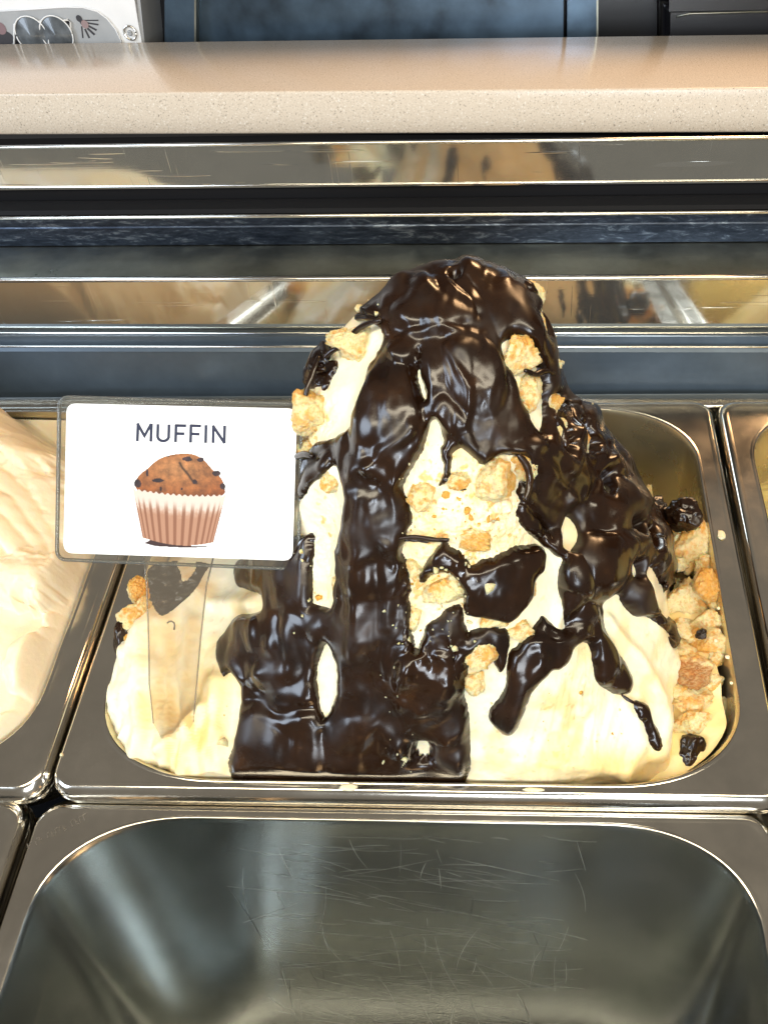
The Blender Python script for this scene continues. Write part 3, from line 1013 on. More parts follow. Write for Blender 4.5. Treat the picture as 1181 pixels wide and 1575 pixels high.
for (x0, x1, y0, y1, n_) in ((860, 930, 600, 700, 14), (890, 1010, 690, 830, 22), (950, 1030, 820, 960, 12), (760, 860, 650, 780, 10), (560, 720, 430, 560, 10), (610, 720, 940, 1180, 18), (345, 500, 880, 1060, 10), (540, 600, 700, 1000, 8)):
    for _ in range(n_):
        OV = OV + gauss(gp, lr_.uniform(x0, x1), lr_.uniform(y0, y1), lr_.uniform(8, 16), lr_.uniform(9, 22), lr_.uniform(-0.8, 0.8)) * lr_.uniform(0.8, 2.8)
rough_pre = np.clip(gauss(PXY, 640, 900, 40, 190) + gauss(PXY, 700, 990, 40, 80) + gauss(PXY, 890, 660, 40, 70) + gauss(PXY, 490, 590, 40, 60) + gauss(PXY, 1020, 880, 30, 70), 0, 1)
warp = np.stack([fbm(np.concatenate([PXY / 26.0, np.full(PXY.shape[:2] + (1,), 3.3)], -1), 3), fbm(np.concatenate([PXY / 26.0, np.full(PXY.shape[:2] + (1,), 9.7)], -1), 3)], -1)
w2_ = np.stack([fbm(np.concatenate([PXY / 8.0, np.full(PXY.shape[:2] + (1,), 1.3)], -1), 2), fbm(np.concatenate([PXY / 8.0, np.full(PXY.shape[:2] + (1,), 6.7)], -1), 2)], -1)
PW_ = PXY + warp * 3.0 + w2_ * (0.5 + 2.2 * rough_pre)[..., None]
h = sample(H, PW_)
ov = sample(OV, PXY + warp * 2.0)
flow = np.stack([PXY[..., 0] / 24.0, PXY[..., 1] / 90.0, np.full(PXY.shape[:2], 1.7)], -1)
cr = np.stack([PXY[..., 0] / 34.0, PXY[..., 1] / 40.0, np.full(PXY.shape[:2], 5.7)], -1)
inner = sstep(0.0, 3.5, h)
rough_ = np.clip(0.05 + gauss(PXY, 640, 930, 40, 150) + 0.7 * gauss(PXY, 700, 1000, 40, 70) + 0.6 * gauss(PXY, 890, 660, 30, 50) + 0.4 * gauss(PXY, 690, 600, 70, 60), 0, 1)
rip = 1 - np.abs(fbm(cr + warp[..., :1] * 0.25, 3))            # sharp-crested folds
h = h + inner * (ov + 1.3 * fbm(flow, 2) + rough_ * (1.5 * (rip - 0.75) + 0.6 * fbm(G1 * 260, 3)) + 0.5 * fbm(G1 * 60, 2))
# the back of the heap is mostly bare
h = h - (7.0 * sstep(0.45, 0.75, st)[None, :] * sstep(0.160, 0.145, Zg))
# the coat ends where the heap ends
h = np.where(Zg < -0.03, -3.0, h)
hm = h * 0.001

# gelato fine surface and colours
fine = 0.0005 * fbm(G1 * 75, 3) + 0.0001 * np.abs(fbm(G1 * 330, 3))
# crumbly zone in the upper middle: coarse, with crusty crumbs
crumb = np.clip(gauss(PXY, 715, 780, 95, 90) * 1.3 + gauss(PXY, 690, 900, 55, 60) + gauss(PXY, 500, 850, 25, 90) * 0.7 + gauss(PXY, 470, 640, 40, 50), 0, 1)
fine = fine + crumb * (0.0016 * fbm(G1 * 260, 4) + 0.0010 * np.abs(fbm(G1 * 600 + 5, 2)))
G2 = G1 + N1 * fine[..., None]
G2[..., 1] = np.where(Zg < 0.002, np.maximum(G2[..., 1], front_lim), G2[..., 1])
cream = np.array([0.95, 0.88, 0.66])
yell = np.array([0.92, 0.73, 0.36])
brown = np.array([0.74, 0.40, 0.11])
cm = np.ones((NV, NU, 3)) * cream
nz = fbm(G1 * 45 + 8, 4)
ylw = np.clip(sstep(-0.1, 0.5, nz) * 0.5 + crumb * 0.45 + 0.55 * gauss(PXY, 290, 1130, 80, 110) + 0.35 * gauss(PXY, 920, 1180, 170, 40), 0, 1)  # random tone and crumb tint, plus yellow shading painted near the front rim
cm = cm * (1 - ylw[..., None]) + yell * ylw[..., None]
deep_shade = np.clip(gauss(PXY, 285, 1130, 60, 90) * sstep(-0.15, 0.35, fbm(np.stack([PXY[..., 0] / 18, PXY[..., 1] / 70, PXY[..., 0] * 0 + 4], -1), 3)) + 0.7 * gauss(PXY, 950, 1185, 110, 30) + 0.45 * sstep(0.1, 0.5, nz) * gauss(PXY, 860, 1100, 170, 100), 0, 0.85)[..., None]  # darker yellow shading painted into the gelato colour low on the heap
cm = cm * (1 - deep_shade) + np.array([0.93, 0.62, 0.20]) * deep_shade
sp = fbm(G1 * 210 + 31, 3)
zone = np.clip(crumb + 0.22 * gauss(PXY, 850, 1130, 170, 90), 0, 1)
bm = sstep(0.60 - 0.36 * zone, 0.72 - 0.30 * zone, sp) * np.clip(0.25 + zone, 0, 0.8)
cm = cm * (1 - bm[..., None]) + brown * bm[..., None]
gel = root('gelato_mound', P2W([(0.02, 0.0, -0.03)])[0], 'tall mound of cream gelato draped in dark chocolate sauce with muffin chunks', 'gelato')
FG = grid_faces(NV, NU)
mesh('gelato_body', G2.reshape(-1, 3), FG, M['gelato'], gel, cols=cm.reshape(-1, 3))

# chocolate coat: faces where the coat stands above (or dips just below) the gelato
Nc = blur_n(N1.copy(), 3)
GC = G1 + Nc * (hm + np.minimum(fine, 0.0008) * 0.6)[..., None]
ws = (sstep(1.5, 4.0, h) * (1 - 0.85 * rough_) * 0.9)[..., None]
for _ in range(9):
    A_ = 0.25 * (np.roll(GC, 1, 1) + np.roll(GC, -1, 1))
    A_[1:-1] += 0.25 * (GC[2:] + GC[:-2])
    A_[0], A_[-1] = GC[0], GC[-1]
    GC = GC + ws * (A_ - GC)
lim_ = np.interp(Zg, [-0.05, 0.0, 0.006, 0.03], [-0.1190, -0.1214, -0.1220, -0.15])
dl_ = GC[..., 1] - lim_
GC[..., 1] = np.where(st[None, :] < 0, lim_ + 0.5 * (dl_ + np.sqrt(dl_ ** 2 + 0.0018 ** 2)), GC[..., 1])
keepv = (h > -1.2).ravel()
FC = FG[keepv[FG].all(1)]
# connected runs, by label propagation over the grid
lab = np.where(keepv, np.arange(NV * NU), -1).reshape(NV, NU)
for _ in range(400):
    old = lab.copy()
    L = lab
    for ax, sgn in ((1, 1), (1, -1), (0, 1), (0, -1)):
        r_ = np.roll(L, sgn, ax)
        if ax == 0:
            r_[0 if sgn == 1 else -1] = -1
        L = np.where((L >= 0) & (r_ > L), r_, L)
    lab = L
    # pointer jumping
    flat_ = lab.ravel()
    ok = flat_ >= 0
    for _k in range(3):
        flat_[ok] = np.maximum(flat_[ok], flat_[flat_[ok]])
    lab = flat_.reshape(NV, NU)
    if (lab == old).all(): break
fl = lab.ravel()[FC[:, 0]]
ids, cnt = np.unique(fl, return_counts=True)
order = np.argsort(-cnt)
GCf = GC.reshape(-1, 3)
hf = h.ravel()
for rank, k in enumerate(order):
    sub = FC[fl == ids[k]]
    vv, inv = np.unique(sub, return_inverse=True)
    if cnt[k] < 60 or hf[vv].max() < 0.4: continue
    mesh('chocolate_sauce' if rank == 0 else 'chocolate_drip', GCf[vv], inv.reshape(-1, 4), M['choc'], gel)

# bed of gelato lower in the tub
nb = 110
bx, by = np.meshgrid(np.linspace(-0.157, 0.157, nb), np.linspace(-0.117, 0.115, nb))
bz = -0.030 - 0.045 * sstep(-0.03, 0.09, by) + 0.006 * fbm(np.stack([bx * 40, by * 40, bx * 0 + 2], -1), 4)
bz = bz + 0.021 * sstep(0.10, 0.145, bx) * sstep(0.04, -0.03, by)
lim = 0.1590 - 0.069 * (1 - np.maximum(1 - (np.maximum(np.abs(by) - 0.0758, 0) / 0.0455) ** 2.2, 0) ** (1 / 2.2)) + bz * 0.09
Bv = np.stack([np.clip(bx, -lim, lim), by, bz], -1).reshape(-1, 3)
bc = np.ones((nb * nb, 3)) * np.array([0.88, 0.72, 0.36])
mesh('gelato_bed', Bv, grid_faces(nb, nb, False), M['gelato'], gel, cols=bc)

# ------------------------------------------------------------------ cake chunks
ICO = {}


def ico(sub):
    if sub not in ICO:
        import bmesh
        bmm = bmesh.new()
        bmesh.ops.create_icosphere(bmm, subdivisions=sub, radius=1.0)
        bmm.verts.ensure_lookup_table()
        ICO[sub] = (np.array([v.co[:] for v in bmm.verts]), [[v.index for v in f.verts] for f in bmm.faces])
        bmm.free()
    return ICO[sub]


PALE = np.array([0.98, 0.84, 0.48])
GOLD = np.array([0.86, 0.43, 0.08])
CRUST = np.array([0.46, 0.19, 0.05])


def chunk_shape(seed, size, crust=0.0, rough=1.0, dark=False):
    V, F = ico(5)
    r = np.random.RandomState(seed)
    # boxy lump: superquadric, then torn by noise
    Q = V.copy()
    kk_ = np.ones(len(V))
    for _ in range(11):
        nn = r.normal(size=3); nn /= np.linalg.norm(nn)
        kk_ = np.minimum(kk_, r.uniform(0.52, 0.86) / np.maximum(V @ nn, 1e-3))
    Q = Q * np.minimum(kk_, 1.0)[:, None] * 1.22
    a = r.uniform(0, 6.28, 3)
    Rm = np.array(Matrix.Rotation(a[0], 3, 'X') @ Matrix.Rotation(a[1], 3, 'Y') @ Matrix.Rotation(a[2], 3, 'Z'))
    Q = Q @ Rm.T
    off = r.uniform(0, 50, 3)
    n1 = fbm(Q * 1.1 + off, 3)
    n2 = fbm(Q * 4.2 + off, 4, 0.62)
    n5 = fbm(Q * 11 + off, 3, 0.7)
    Q = Q * (1 + 0.22 * n1 + 0.06 * rough * n2 + 0.035 * rough * n5 - 0.10 * rough * sstep(0.10, 0.5, fbm(Q * 7.5 + off + 3, 2)))[:, None]
    Q = Q * np.asarray(size) * 0.5
    m_ = sstep(-0.25, 0.35, n1 * 0.9 + 0.5 * n2 + 0.2)
    g_ = sstep(0.05, 0.5, fbm(Q / np.mean(size) * 2.6 + off + 9, 4, 0.6))[:, None]
    c = PALE * (1 - 0.35 * m_[:, None]) + np.array([0.86, 0.60, 0.27]) * 0.35 * m_[:, None]
    c = c * (1 - 0.75 * g_) + GOLD * 0.75 * g_
    if crust > 0:
        d = r.normal(size=3); d /= np.linalg.norm(d)
        d = np.array([d[0], -abs(d[1]) * 0.6, abs(d[2])]); d /= np.linalg.norm(d)
        q = (V @ d) + 0.55 * fbm(Q / np.mean(size) * 6 + off, 3)
        w = sstep(0.75 - 0.9 * crust, 1.0 - 0.75 * crust, q)[:, None]
        w = w * (0.65 + 0.35 * sstep(-0.3, 0.3, n5))[:, None]
        c = c * (1 - w) + (CRUST if dark else GOLD) * w
    return Q, F, c


def chunk_at(px, w, hgt, seed, crust=0.0, dark=False, parent=gel, sink=0.42, lift=0.0):
    p, n, dep = surf(*px)
    s_ = dep / CP['f']
    sz = (w * s_, min(w, hgt) * s_ * 0.9, hgt * s_)
    Q, F, c = chunk_shape(seed, sz, crust, dark=dark)
    # size axes: across, into the heap, upwards as the camera sees it
    A = np.stack([RP.T @ AR, RP.T @ AF, RP.T @ AU], 1)
    V = Q @ A.T + p + n * (lift + (0.5 - sink) * min(sz))
    return mesh('cake_chunk', V, F, M['cake'], parent, cols=c)


sd = 100
for (x, y, w, h_, cr_, dk) in ((549, 533, 80, 54, 0.0, 0), (522, 520, 34, 30, 0.1, 0), (822, 456, 44, 48, 0.0, 0), (830, 500, 24, 50, 0, 0), (856, 566, 26, 36, 0.0, 0), (626, 424, 24, 16, 0.0, 0), (851, 668, 24, 40, 0.3, 0), (894, 676, 26, 34, 0.1, 0), (798, 547, 56, 60, 0.15, 0), (812, 600, 36, 56, 0.2, 0), (484, 636, 60, 70, 0.85, 0), (474, 690, 34, 34, 0.6, 0),
                              (766, 738, 66, 66, 1.15, 0), (808, 714, 42, 56, 0.2, 0), (735, 828, 56, 34, 0.8, 0), (700, 740, 36, 30, 0.35, 0), (650, 770, 40, 44, 0.1, 0), (682, 908, 52, 52, 0.40, 0), (738, 1002, 42, 50, 0.1, 0), (733, 1050, 34, 42, 0.7, 0),
                              (815, 897, 24, 34, 0.4, 0), (803, 972, 34, 34, 0.25, 0), (756, 955, 44, 26, 0.1, 0), (1034, 912, 34, 46, 0.8, 1), (852, 618, 36, 32, 0.7, 0), (862, 650, 22, 22, 0.3, 0), (520, 905, 22, 46, 0.2, 0), (850, 520, 22, 40, 0.0, 0),
                              (505, 740, 30, 40, 0.2, 0), (890, 690, 24, 20, 0.2, 0), (640, 880, 30, 40, 0.1, 0), (638, 950, 22, 40, 0, 0)):
    chunk_at((x, y), w, h_, sd, cr_, dk)
    sd += 1


def loose(px, zpan, w, hgt, label, crust, dark=False, choc=False):
    """a chunk lying free beside the heap"""
    global sd
    c0 = at_pan(px[0], px[1], 2, zpan)
    _, _, dep = px_of(RP @ c0)
    s_ = dep / CP['f']
    Q, F, c = chunk_shape(sd, (w * s_, min(w, hgt) * s_, hgt * s_), crust, dark=dark, rough=0.12 if choc else 1.0)
    sd += 1
    A = np.stack([RP.T @ AR, RP.T @ AF, RP.T @ AU], 1)
    V = Q @ A.T + c0
    o = mesh('chocolate_lump' if choc else 'cake_chunk', V, F, M['choc'] if choc else M['cake'], None, cols=c, origin=P2W([c0])[0])
    return tag(o, label, 'chocolate lump' if choc else 'cake chunk', 'chocolate lumps beside the mound' if choc else 'loose muffin chunks beside the mound')


loose((1062, 842), -0.012, 78, 92, 'tall pale muffin chunk under a chocolate cap near the right tub wall', 0.05)
loose((1084, 902), -0.004, 52, 54, 'orange crusted muffin chunk touching the right tub wall, below the tall pale chunk', 1.15)
loose((1052, 925), -0.012, 62, 70, 'pale muffin chunk between the chocolate loop and the orange crusted chunk', 0.05)
loose((1085, 958), -0.010, 50, 44, 'small pale muffin chunk with a reddish edge, just below the orange chunk', 0.3)
loose((1088, 990), -0.008, 50, 46, 'golden muffin chunk by the right wall, above the dark brown one', 1.05)
loose((1050, 1006), -0.012, 54, 50, 'pale muffin chunk pressed to the white gelato, above the dark brown one', 0.1)
loose((1066, 1034), -0.008, 66, 44, 'dark brown crusted muffin chunk at the right of the white gelato', 1.1, True)
loose((1066, 1082), -0.014, 60, 52, 'pale muffin chunk directly below the dark brown crusted one', 0.4)
loose((1090, 1090), -0.022, 50, 60, 'yellowish muffin chunk low against the right tub wall', 0.1)
loose((1050, 1118), -0.014, 36, 40, 'small golden muffin chunk just above the chocolate lump in the lower right corner', 0.5)
loose((995, 772), -0.012, 22, 46, 'small upright pale muffin chunk at the upper edge of the right heap', 0.0)
loose((214, 912), 0.004, 30, 40, 'small orange crusted muffin chunk left of the sign stake', 1.1)
loose((214, 955), 0.005, 46, 66, 'pale muffin chunk half hidden by the sign stake near the left wall', 0.05)
loose((1010, 792), -0.004, 42, 50, 'chocolate lump at the upper edge of the right heap, left of the capped chunk', 0.0, choc=True)
loose((1056, 796), 0.004, 50, 58, 'chocolate cap sitting on the tall pale muffin chunk', 0.0, choc=True)
loose((1062, 1160), -0.016, 40, 52, 'rounded chocolate lump in the lower right corner of the tub', 0.0, choc=True)
loose((196, 1000), -0.002, 40, 84, 'dark chocolate lump beside the left wall of the tub', 0.0, choc=True)
loose((1078, 975), -0.003, 18, 16, 'tiny chocolate bit between the orange and golden muffin chunks', 0.0, choc=True)

# thin strands of chocolate trailed over the chunks
def strand(pts, rad, lift):
    P = []
    for (x, y) in chaikin_open(pts, 2):
        p, n, dep = surf(x, y)
        P.append(p - (RP.T @ AF) * 0.6 * lift + n * lift * 0.4)
    P = np.array(P)
    for _ in range(3): P[1:-1] = 0.5 * P[1:-1] + 0.25 * (P[2:] + P[:-2])
    k = len(P)
    t = np.linspace(0, 1, k)
    rr = rad * 0.00033 * (0.55 + 0.45 * np.sin(t * math.pi)) * (1 + 0.35 * perlin(np.stack([t * 7, t * 0 + rad, t * 0 + pts[0][0]], -1)))
    V, F = rod(P, rr, 8)
    mesh('chocolate_strand', V, F, M['choc'], gel)


def chaikin_open(p, n):
    p = np.asarray(p, float)
    for _ in range(n):
        q = [p[0]]
        for a, b in zip(p[:-1], p[1:]): q += [0.75 * a + 0.25 * b, 0.25 * a + 0.75 * b]
        p = np.array(q + [p[-1]])
    return p


for (pts, rad, lift) in (([(508, 556), (520, 545), (536, 540), (548, 522), (572, 505), (592, 500)], 4.5, 0.008), ([(552, 492), (575, 488), (596, 500), (600, 520)], 8, 0.004), ([(800, 573), (815, 582), (828, 572), (842, 578)], 4, 0.008),
                         ([(790, 700), (804, 716), (806, 742), (798, 768)], 5, 0.010), ([(1020, 900), (1038, 888), (1054, 900), (1052, 940), (1046, 975)], 7, 0.004), ([(500, 555), (488, 590), (478, 620)], 4.5, 0.008),
                         ([(470, 560), (490, 575), (505, 570)], 5, 0.005), ([(478, 520), (500, 530), (508, 552)], 7, 0.004), ([(462, 706), (478, 698), (492, 703)], 5, 0.008), ([(612, 828), (640, 822), (672, 832), (690, 829)], 3.5, 0.004),
                         ([(836, 480), (852, 505), (856, 545), (850, 585)], 10, 0.003), ([(806, 440), (822, 438), (838, 450)], 8, 0.008), ([(872, 622), (892, 626), (890, 648)], 11, 0.003),
                         ([(845, 640), (858, 662), (866, 690)], 8, 0.005), ([(958, 1068), (970, 1075), (978, 1080)], 2.5, 0.001), ([(1012, 830), (1020, 850), (1034, 868)], 9, 0.003)):
    strand(pts, rad, lift)

fr = np.random.RandomState(21)
for (x, y, w, cr_) in ((1034, 868, 40, 0.2), (1082, 868, 34, 0.7), (1048, 966, 38, 0.5), (1100, 930, 24, 0.8), (1100, 1010, 26, 0.6), (1064, 985, 34, 0.3), (1042, 1062, 34, 0.5), (1096, 1052, 28, 0.8), (1072, 1108, 34, 0.4), (1040, 836, 34, 0.3), (1092, 820, 26, 0.2), (1022, 815, 26, 0.4), (236, 985, 26, 0.4), (204, 985, 24, 0.8)):
    c0 = at_pan(x, y, 2, -0.010 if x > 500 else 0.004)
    s_ = px_of(RP @ c0)[2] / CP['f']
    Q, F, c = chunk_shape(sd, (w * s_ * 1.15, w * s_, w * s_ * fr.uniform(0.8, 1.2)), cr_)
    sd += 1
    mesh('cake_chunk', Q @ np.stack([RP.T @ AR, RP.T @ AF, RP.T @ AU], 1).T + c0, F, M['cake'], gel, cols=c)

# fine crumbs over the sauce and gelato
cv, cf, ccol = [], [], []
V0, F0 = ico(1)
r = np.random.RandomState(5)
for (x, y, sx, sy, n_, s0) in ((610, 1000, 20, 90, 22, 2.0), (630, 980, 30, 70, 30, 2.2), (690, 960, 25, 60, 40, 2.2), (715, 790, 60, 60, 130, 3.0), (615, 1130, 25, 60, 35, 2.0), (850, 1120, 110, 60, 45, 2.0), (560, 480, 30, 30, 25, 2.0), (885, 655, 20, 40, 26, 3.0),
                               (628, 820, 10, 90, 22, 2.0), (480, 900, 18, 60, 30, 2.0), (860, 520, 14, 50, 20, 2.6), (760, 960, 40, 25, 30, 2.2), (700, 900, 50, 40, 30, 2.4), (350, 1090, 14, 60, 8, 2.4)):
    for _ in range(int(n_ * 0.45)):
        px = (x + r.normal() * sx * 0.6, y + r.normal() * sy * 0.6)
        if px[1] > 1180: continue
        d = np.hypot(PXY[::3, ::3, 0] - px[0], PXY[::3, ::3, 1] - px[1]) + np.where(FACING[::3, ::3], 0, 60)
        i, j = divmod(np.argmin(d), d.shape[1])
        if d[i, j] > 6: continue
        i, j = i * 3, j * 3
        hh = max(hm[i, j], 0)
        p = G2[i, j] + N1[i, j] * (hh + 0.0002)
        s_ = s0 * r.uniform(0.5, 1.4) * DEP[i, j] / CP['f'] * 0.8
        v = V0 * s_ * (0.5 + r.exponential(0.8)) * (1 + 0.4 * r.normal(size=(len(V0), 1))) * r.uniform(0.6, 1.3, 3)
        b0 = len(cv) * len(V0)
        cv.append(v + p)
        cf.extend([[q + b0 for q in f] for f in F0])
        ccol.append(np.tile(PALE * 0.9 if (r.rand() < 0.5 or hh > 0.0005) else GOLD, (len(V0), 1)))
o = mesh('crumbs', np.concatenate(cv), np.array(cf), M['cake'], gel, cols=np.concatenate(ccol), smooth=False)
o['kind'] = 'stuff'

for (x, y, w, hh) in ((536, 1210, 26, 9), (1109, 822, 12, 14), (1100, 985, 5, 5), (1104, 935, 5, 4), (1118, 1010, 7, 5), (820, 1214, 30, 5), (205, 1012, 4, 4), (95, 1160, 4, 4), (1124, 1050, 5, 4)):
    c0 = at_pan(x, y, 2, 0.0004)
    sc0 = np.linalg.norm(RP @ c0 - CAM) / CP['f']
    V, F = ico(3)
    V = V * np.array([w * sc0 / 2, hh * sc0 / 2 * 1.2, 0.0005]) * (1 + 0.35 * fbm(V * 1.3 + x, 3))[:, None] + c0
    mesh('gelato_smear', V, F, M['gelato'], gel, cols=np.tile(np.array([0.86, 0.76, 0.54]), (len(V), 1)))

# ------------------------------------------------------------------ plain gelato in the left tub, and a sliver in the right one


def left_gelato():
    cxp, cyp = -0.3605, -0.001
    n = 420
    X, Y = np.meshgrid(np.linspace(-0.158, 0.158, n), np.linspace(-0.1203, 0.1195, n))
    # follows the rounded outline of the tub
    ay = np.maximum(np.abs(Y) - 0.0758, 0) / 0.0455
    X = X / 0.158 * (0.1608 - 0.069 * (1 - np.maximum(1 - ay ** 2.2, 0) ** (1 / 2.2)))
    P = np.stack([X, Y, X * 0], -1)
    w = fbm(P * 14 + 4, 3)
    wallx = 0.1608 - 0.069 * (1 - np.maximum(1 - ay ** 2.2, 0) ** (1 / 2.2))
    z = -0.004 + 0.075 * sstep(0.0, 0.15, wallx - X) * np.clip(1 - ((Y - 0.02) / 0.15) ** 2, 0, 1)
    z = z - 0.06 * sstep(0.055, 0.118, Y) * sstep(0.05, 0.13, X)
    # folds and ribs left by the spatula: rounded ropes laid over one another
    zb = z.copy()
    loc = np.stack([X + cxp, Y + cyp], -1) + 0.0022 * np.stack([fbm(P * 45 + 1, 2), fbm(P * 45 + 6, 2)], -1)

    def rope(pts, r, lift, rag=0.0):
        nonlocal z
        zz_ = 0.030 if len(pts[0]) == 2 else pts[0][2]
        q = np.array([at_pan(x, y, 2, 0.030)[:2] for (x, y) in (pts if len(pts) > 1 else [pts[0], (pts[0][0] + 1, pts[0][1])])])
        d = seg_dist(loc, q) / (r * 0.00037)
        if rag: d = d + rag * fbm(P * 75 + r, 4, 0.6)
        z = np.maximum(z, zb + lift * 0.001 + r * 0.00037 * 0.9 * np.sqrt(np.maximum(1 - np.clip(d, 0, 1) ** 2, 0)) - 0.012 * (d > 1))

    for (pts, r, lift, rag) in (([(-40, 690), (20, 705), (60, 750), (85, 800)], 46, 6, 0.30), ([(-30, 640), (10, 660), (40, 700)], 46, 10, 0.35), ([(100, 740), (150, 800)], 34, -2, 0.2),
                                ([(-40, 725), (10, 745), (50, 790), (72, 850)], 17, 17, 0), ([(-40, 755), (5, 775), (38, 815), (55, 865)], 17, 19, 0), ([(-40, 790), (0, 810), (22, 840)], 17, 21, 0),
                                ([(60, 868), (100, 868), (140, 890), (168, 920)], 16, 6, 0), ([(55, 892), (98, 896), (136, 922), (156, 955)], 16, 8, 0), ([(50, 916), (95, 925), (128, 955), (142, 990)], 16, 10, 0), ([(45, 940), (85, 952), (115, 982), (126, 1015)], 16, 12, 0),
                                ([(20, 868)], 48, 14, 0.38), ([(62, 780)], 22, 14, 0.4), ([(120, 862), (150, 872)], 20, 1, 0.3), ([(20, 985), (50, 1010)], 44, 7, 0.12), ([(85, 1015), (95, 1050)], 26, 4, 0.15), ([(-20, 1100), (30, 1085), (70, 1095)], 42, 3, 0.05), ([(-30, 1150), (20, 1140)], 40, 0, 0.05)):
        rope(pts, r, lift, rag)
    for _ in range(1):
        zs = z.copy()
        zs[1:-1, 1:-1] = 0.2 * (z[1:-1, 1:-1] + z[2:, 1:-1] + z[:-2, 1:-1] + z[1:-1, 2:] + z[1:-1, :-2])
        z = zs
    z = z + 0.0016 * fbm(P * 34, 3) + 0.0003 * fbm(P * 150, 2)
    edge_ = sstep(0.0, 0.008, wallx - np.abs(X)) * sstep(0.0, 0.010, 0.1205 - np.abs(Y))
    z = np.where(wallx - np.abs(X) < 0.0012, -0.02, -0.0045 + (z + 0.0045) * edge_)
    Vv = np.stack([X + cxp, Y + cyp, z], -1).reshape(-1, 3)
    c = np.ones((n * n, 3)) * np.array([0.84, 0.75, 0.56])
    yl = sstep(-0.2, 0.6, fbm(P.reshape(-1, 3) * 30 + 2, 3))[:, None]
    c = c * (1 - 0.12 * yl) + np.array([0.84, 0.66, 0.40]) * 0.12 * yl
    o = mesh('gelato_swirl', Vv, grid_faces(n, n, False), M['gelato2'], None, cols=c, origin=P2W([(cxp, cyp, 0)])[0])
    tag(o, 'plain cream gelato with spatula ridges heaped in the left tub', 'gelato')


def gaussw(X, Y, x, y, r):
    return np.exp(-((X - x) ** 2 + (Y - y) ** 2) / r ** 2)


left_gelato()


def right_gelato():
    cxp = 0.361
    n = 160
    X, Y = np.meshgrid(np.linspace(-0.156, 0.156, n), np.linspace(-0.118, 0.118, n))
    P = np.stack([X, Y, X * 0 + 7], -1)
    rr = np.hypot((X - 0.02) / 0.17, (Y + 0.01) / 0.115)
    z = -0.055 + 0.15 * np.clip(1 - rr, 0, 1) ** 0.8 + 0.006 * fbm(P * 30, 4)
    f = np.where(np.abs(Y) > 0.07, 1 - 0.16 * ((np.abs(Y) - 0.07) / 0.048) ** 2, 1)
    Vv = np.stack([X * f + cxp, Y, z], -1).reshape(-1, 3)
    c = np.ones((n * n, 3)) * np.array([0.80, 0.60, 0.22])
    o = mesh('gelato_heap', Vv, grid_faces(n, n, False), M['gelato2'], None, cols=c, origin=P2W([(cxp, 0, 0)])[0])
    tag(o, 'yellowish gelato in the tub at the right edge', 'gelato')


right_gelato()

# ------------------------------------------------------------------ the sign on its stake
SD_LOW, SD_TOP = 0.386, 0.346                   # distance at the stake tip and at the upper edge of the card


def sp_(x, y, off=0.0):
    """point of the sign plane, met by the line of sight of photo pixel (x, y)"""
    k = (y - 610.0) / (1120.0 - 610.0)
    inv = (1 - k) / SD_TOP + k / SD_LOW
    return at_depth(x, y, 1 / inv + off)


signroot = root('price_sign', sp_(275, 1110), 'clear plastic sign on a stake with white card reading MUFFIN above a muffin picture', 'sign')


def round_poly(corners, rad, n=8):
    """rounded quadrilateral in photo pixels"""
    out = []
    c = [np.array(p, float) for p in corners]
    for i in range(4):
        a, b, d = c[i - 1], c[i], c[(i + 1) % 4]
        u1 = (a - b) / np.linalg.norm(a - b)
        u2 = (d - b) / np.linalg.norm(d - b)
        p0, p2 = b + u1 * rad, b + u2 * rad
        for k in range(n + 1):
            t = k / n
            out.append((1 - t) ** 2 * p0 + 2 * t * (1 - t) * b + t * t * p2)
    return out


def sheet(name, poly, front, back, mat, edge=None, parent=signroot):
    n = len(poly)
    V = [sp_(x, y, front) for (x, y) in poly] + [sp_(x, y, back) for (x, y) in poly]
    F = [list(range(n)), [n + i for i in range(n)][::-1]]
    F += [[i, (i + 1) % n, n + (i + 1) % n, n + i] for i in range(n)]
    return mesh(name, V, F, mat, parent, smooth=False, frame='world')


outer = round_poly([(92, 610), (464, 621), (459, 875), (88, 860)], 16)
sheet('plastic_sleeve', outer, -0.0012, 0.0012, M['plastic'])
# the moulded rim of the sleeve
ring_pts = [sp_(x, y) for (x, y) in outer]
ring_pts.append(ring_pts[0]); ring_pts.append(ring_pts[1])
V, F = rod(ring_pts, 0.00085, 8)
mesh('sleeve_edge', V, F, M['plastic_edge'], signroot, frame='world')
cardp = round_poly([(103, 620), (457, 628), (450, 862), (98, 850)], 15)
sheet('card', cardp, -0.0020, -0.0014, M['card'])
# letters
E1 = np.array([(348.5 - 209) / 900.0, (681.5 - 678.5) / 900.0])


def lt(u, v):  # crop coordinates of the lettering to photo pixels
    return (190 + u / 6.5611, 630 + v / 6.5611)


def stroke(pts, w):
    pts = [np.array(p, float) for p in pts]
    L, Rr = [], []
    for i, p in enumerate(pts):
        t = pts[min(i + 1, len(pts) - 1)] - pts[max(i - 1, 0)]
        t /= np.linalg.norm(t)
        nrm = np.array([-t[1], t[0]])
        k = 1.0
        if 0 < i < len(pts) - 1:
            t1 = pts[i] - pts[i - 1]; t1 /= np.linalg.norm(t1)
            k = 1 / max(0.45, abs(t1 @ t))
        L.append(p + nrm * w / 2 * k)
        Rr.append(p - nrm * w / 2 * k)
    return L, Rr


def letter(strokes, w=29):
    V, F = [], []
    for q, pts in enumerate(strokes):
        L, Rr = stroke(pts, w)
        b = len(V)
        n = len(L)
        for p in L + Rr: V.append(sp_(*lt(*p), -0.00205 - 0.00002 * q))
        for i in range(n - 1): F.append([b + i, b + i + 1, b + n + i + 1, b + n + i])
    o = mesh('letter', V, F, M['ink'], signroot, smooth=False, frame='world')
    return o


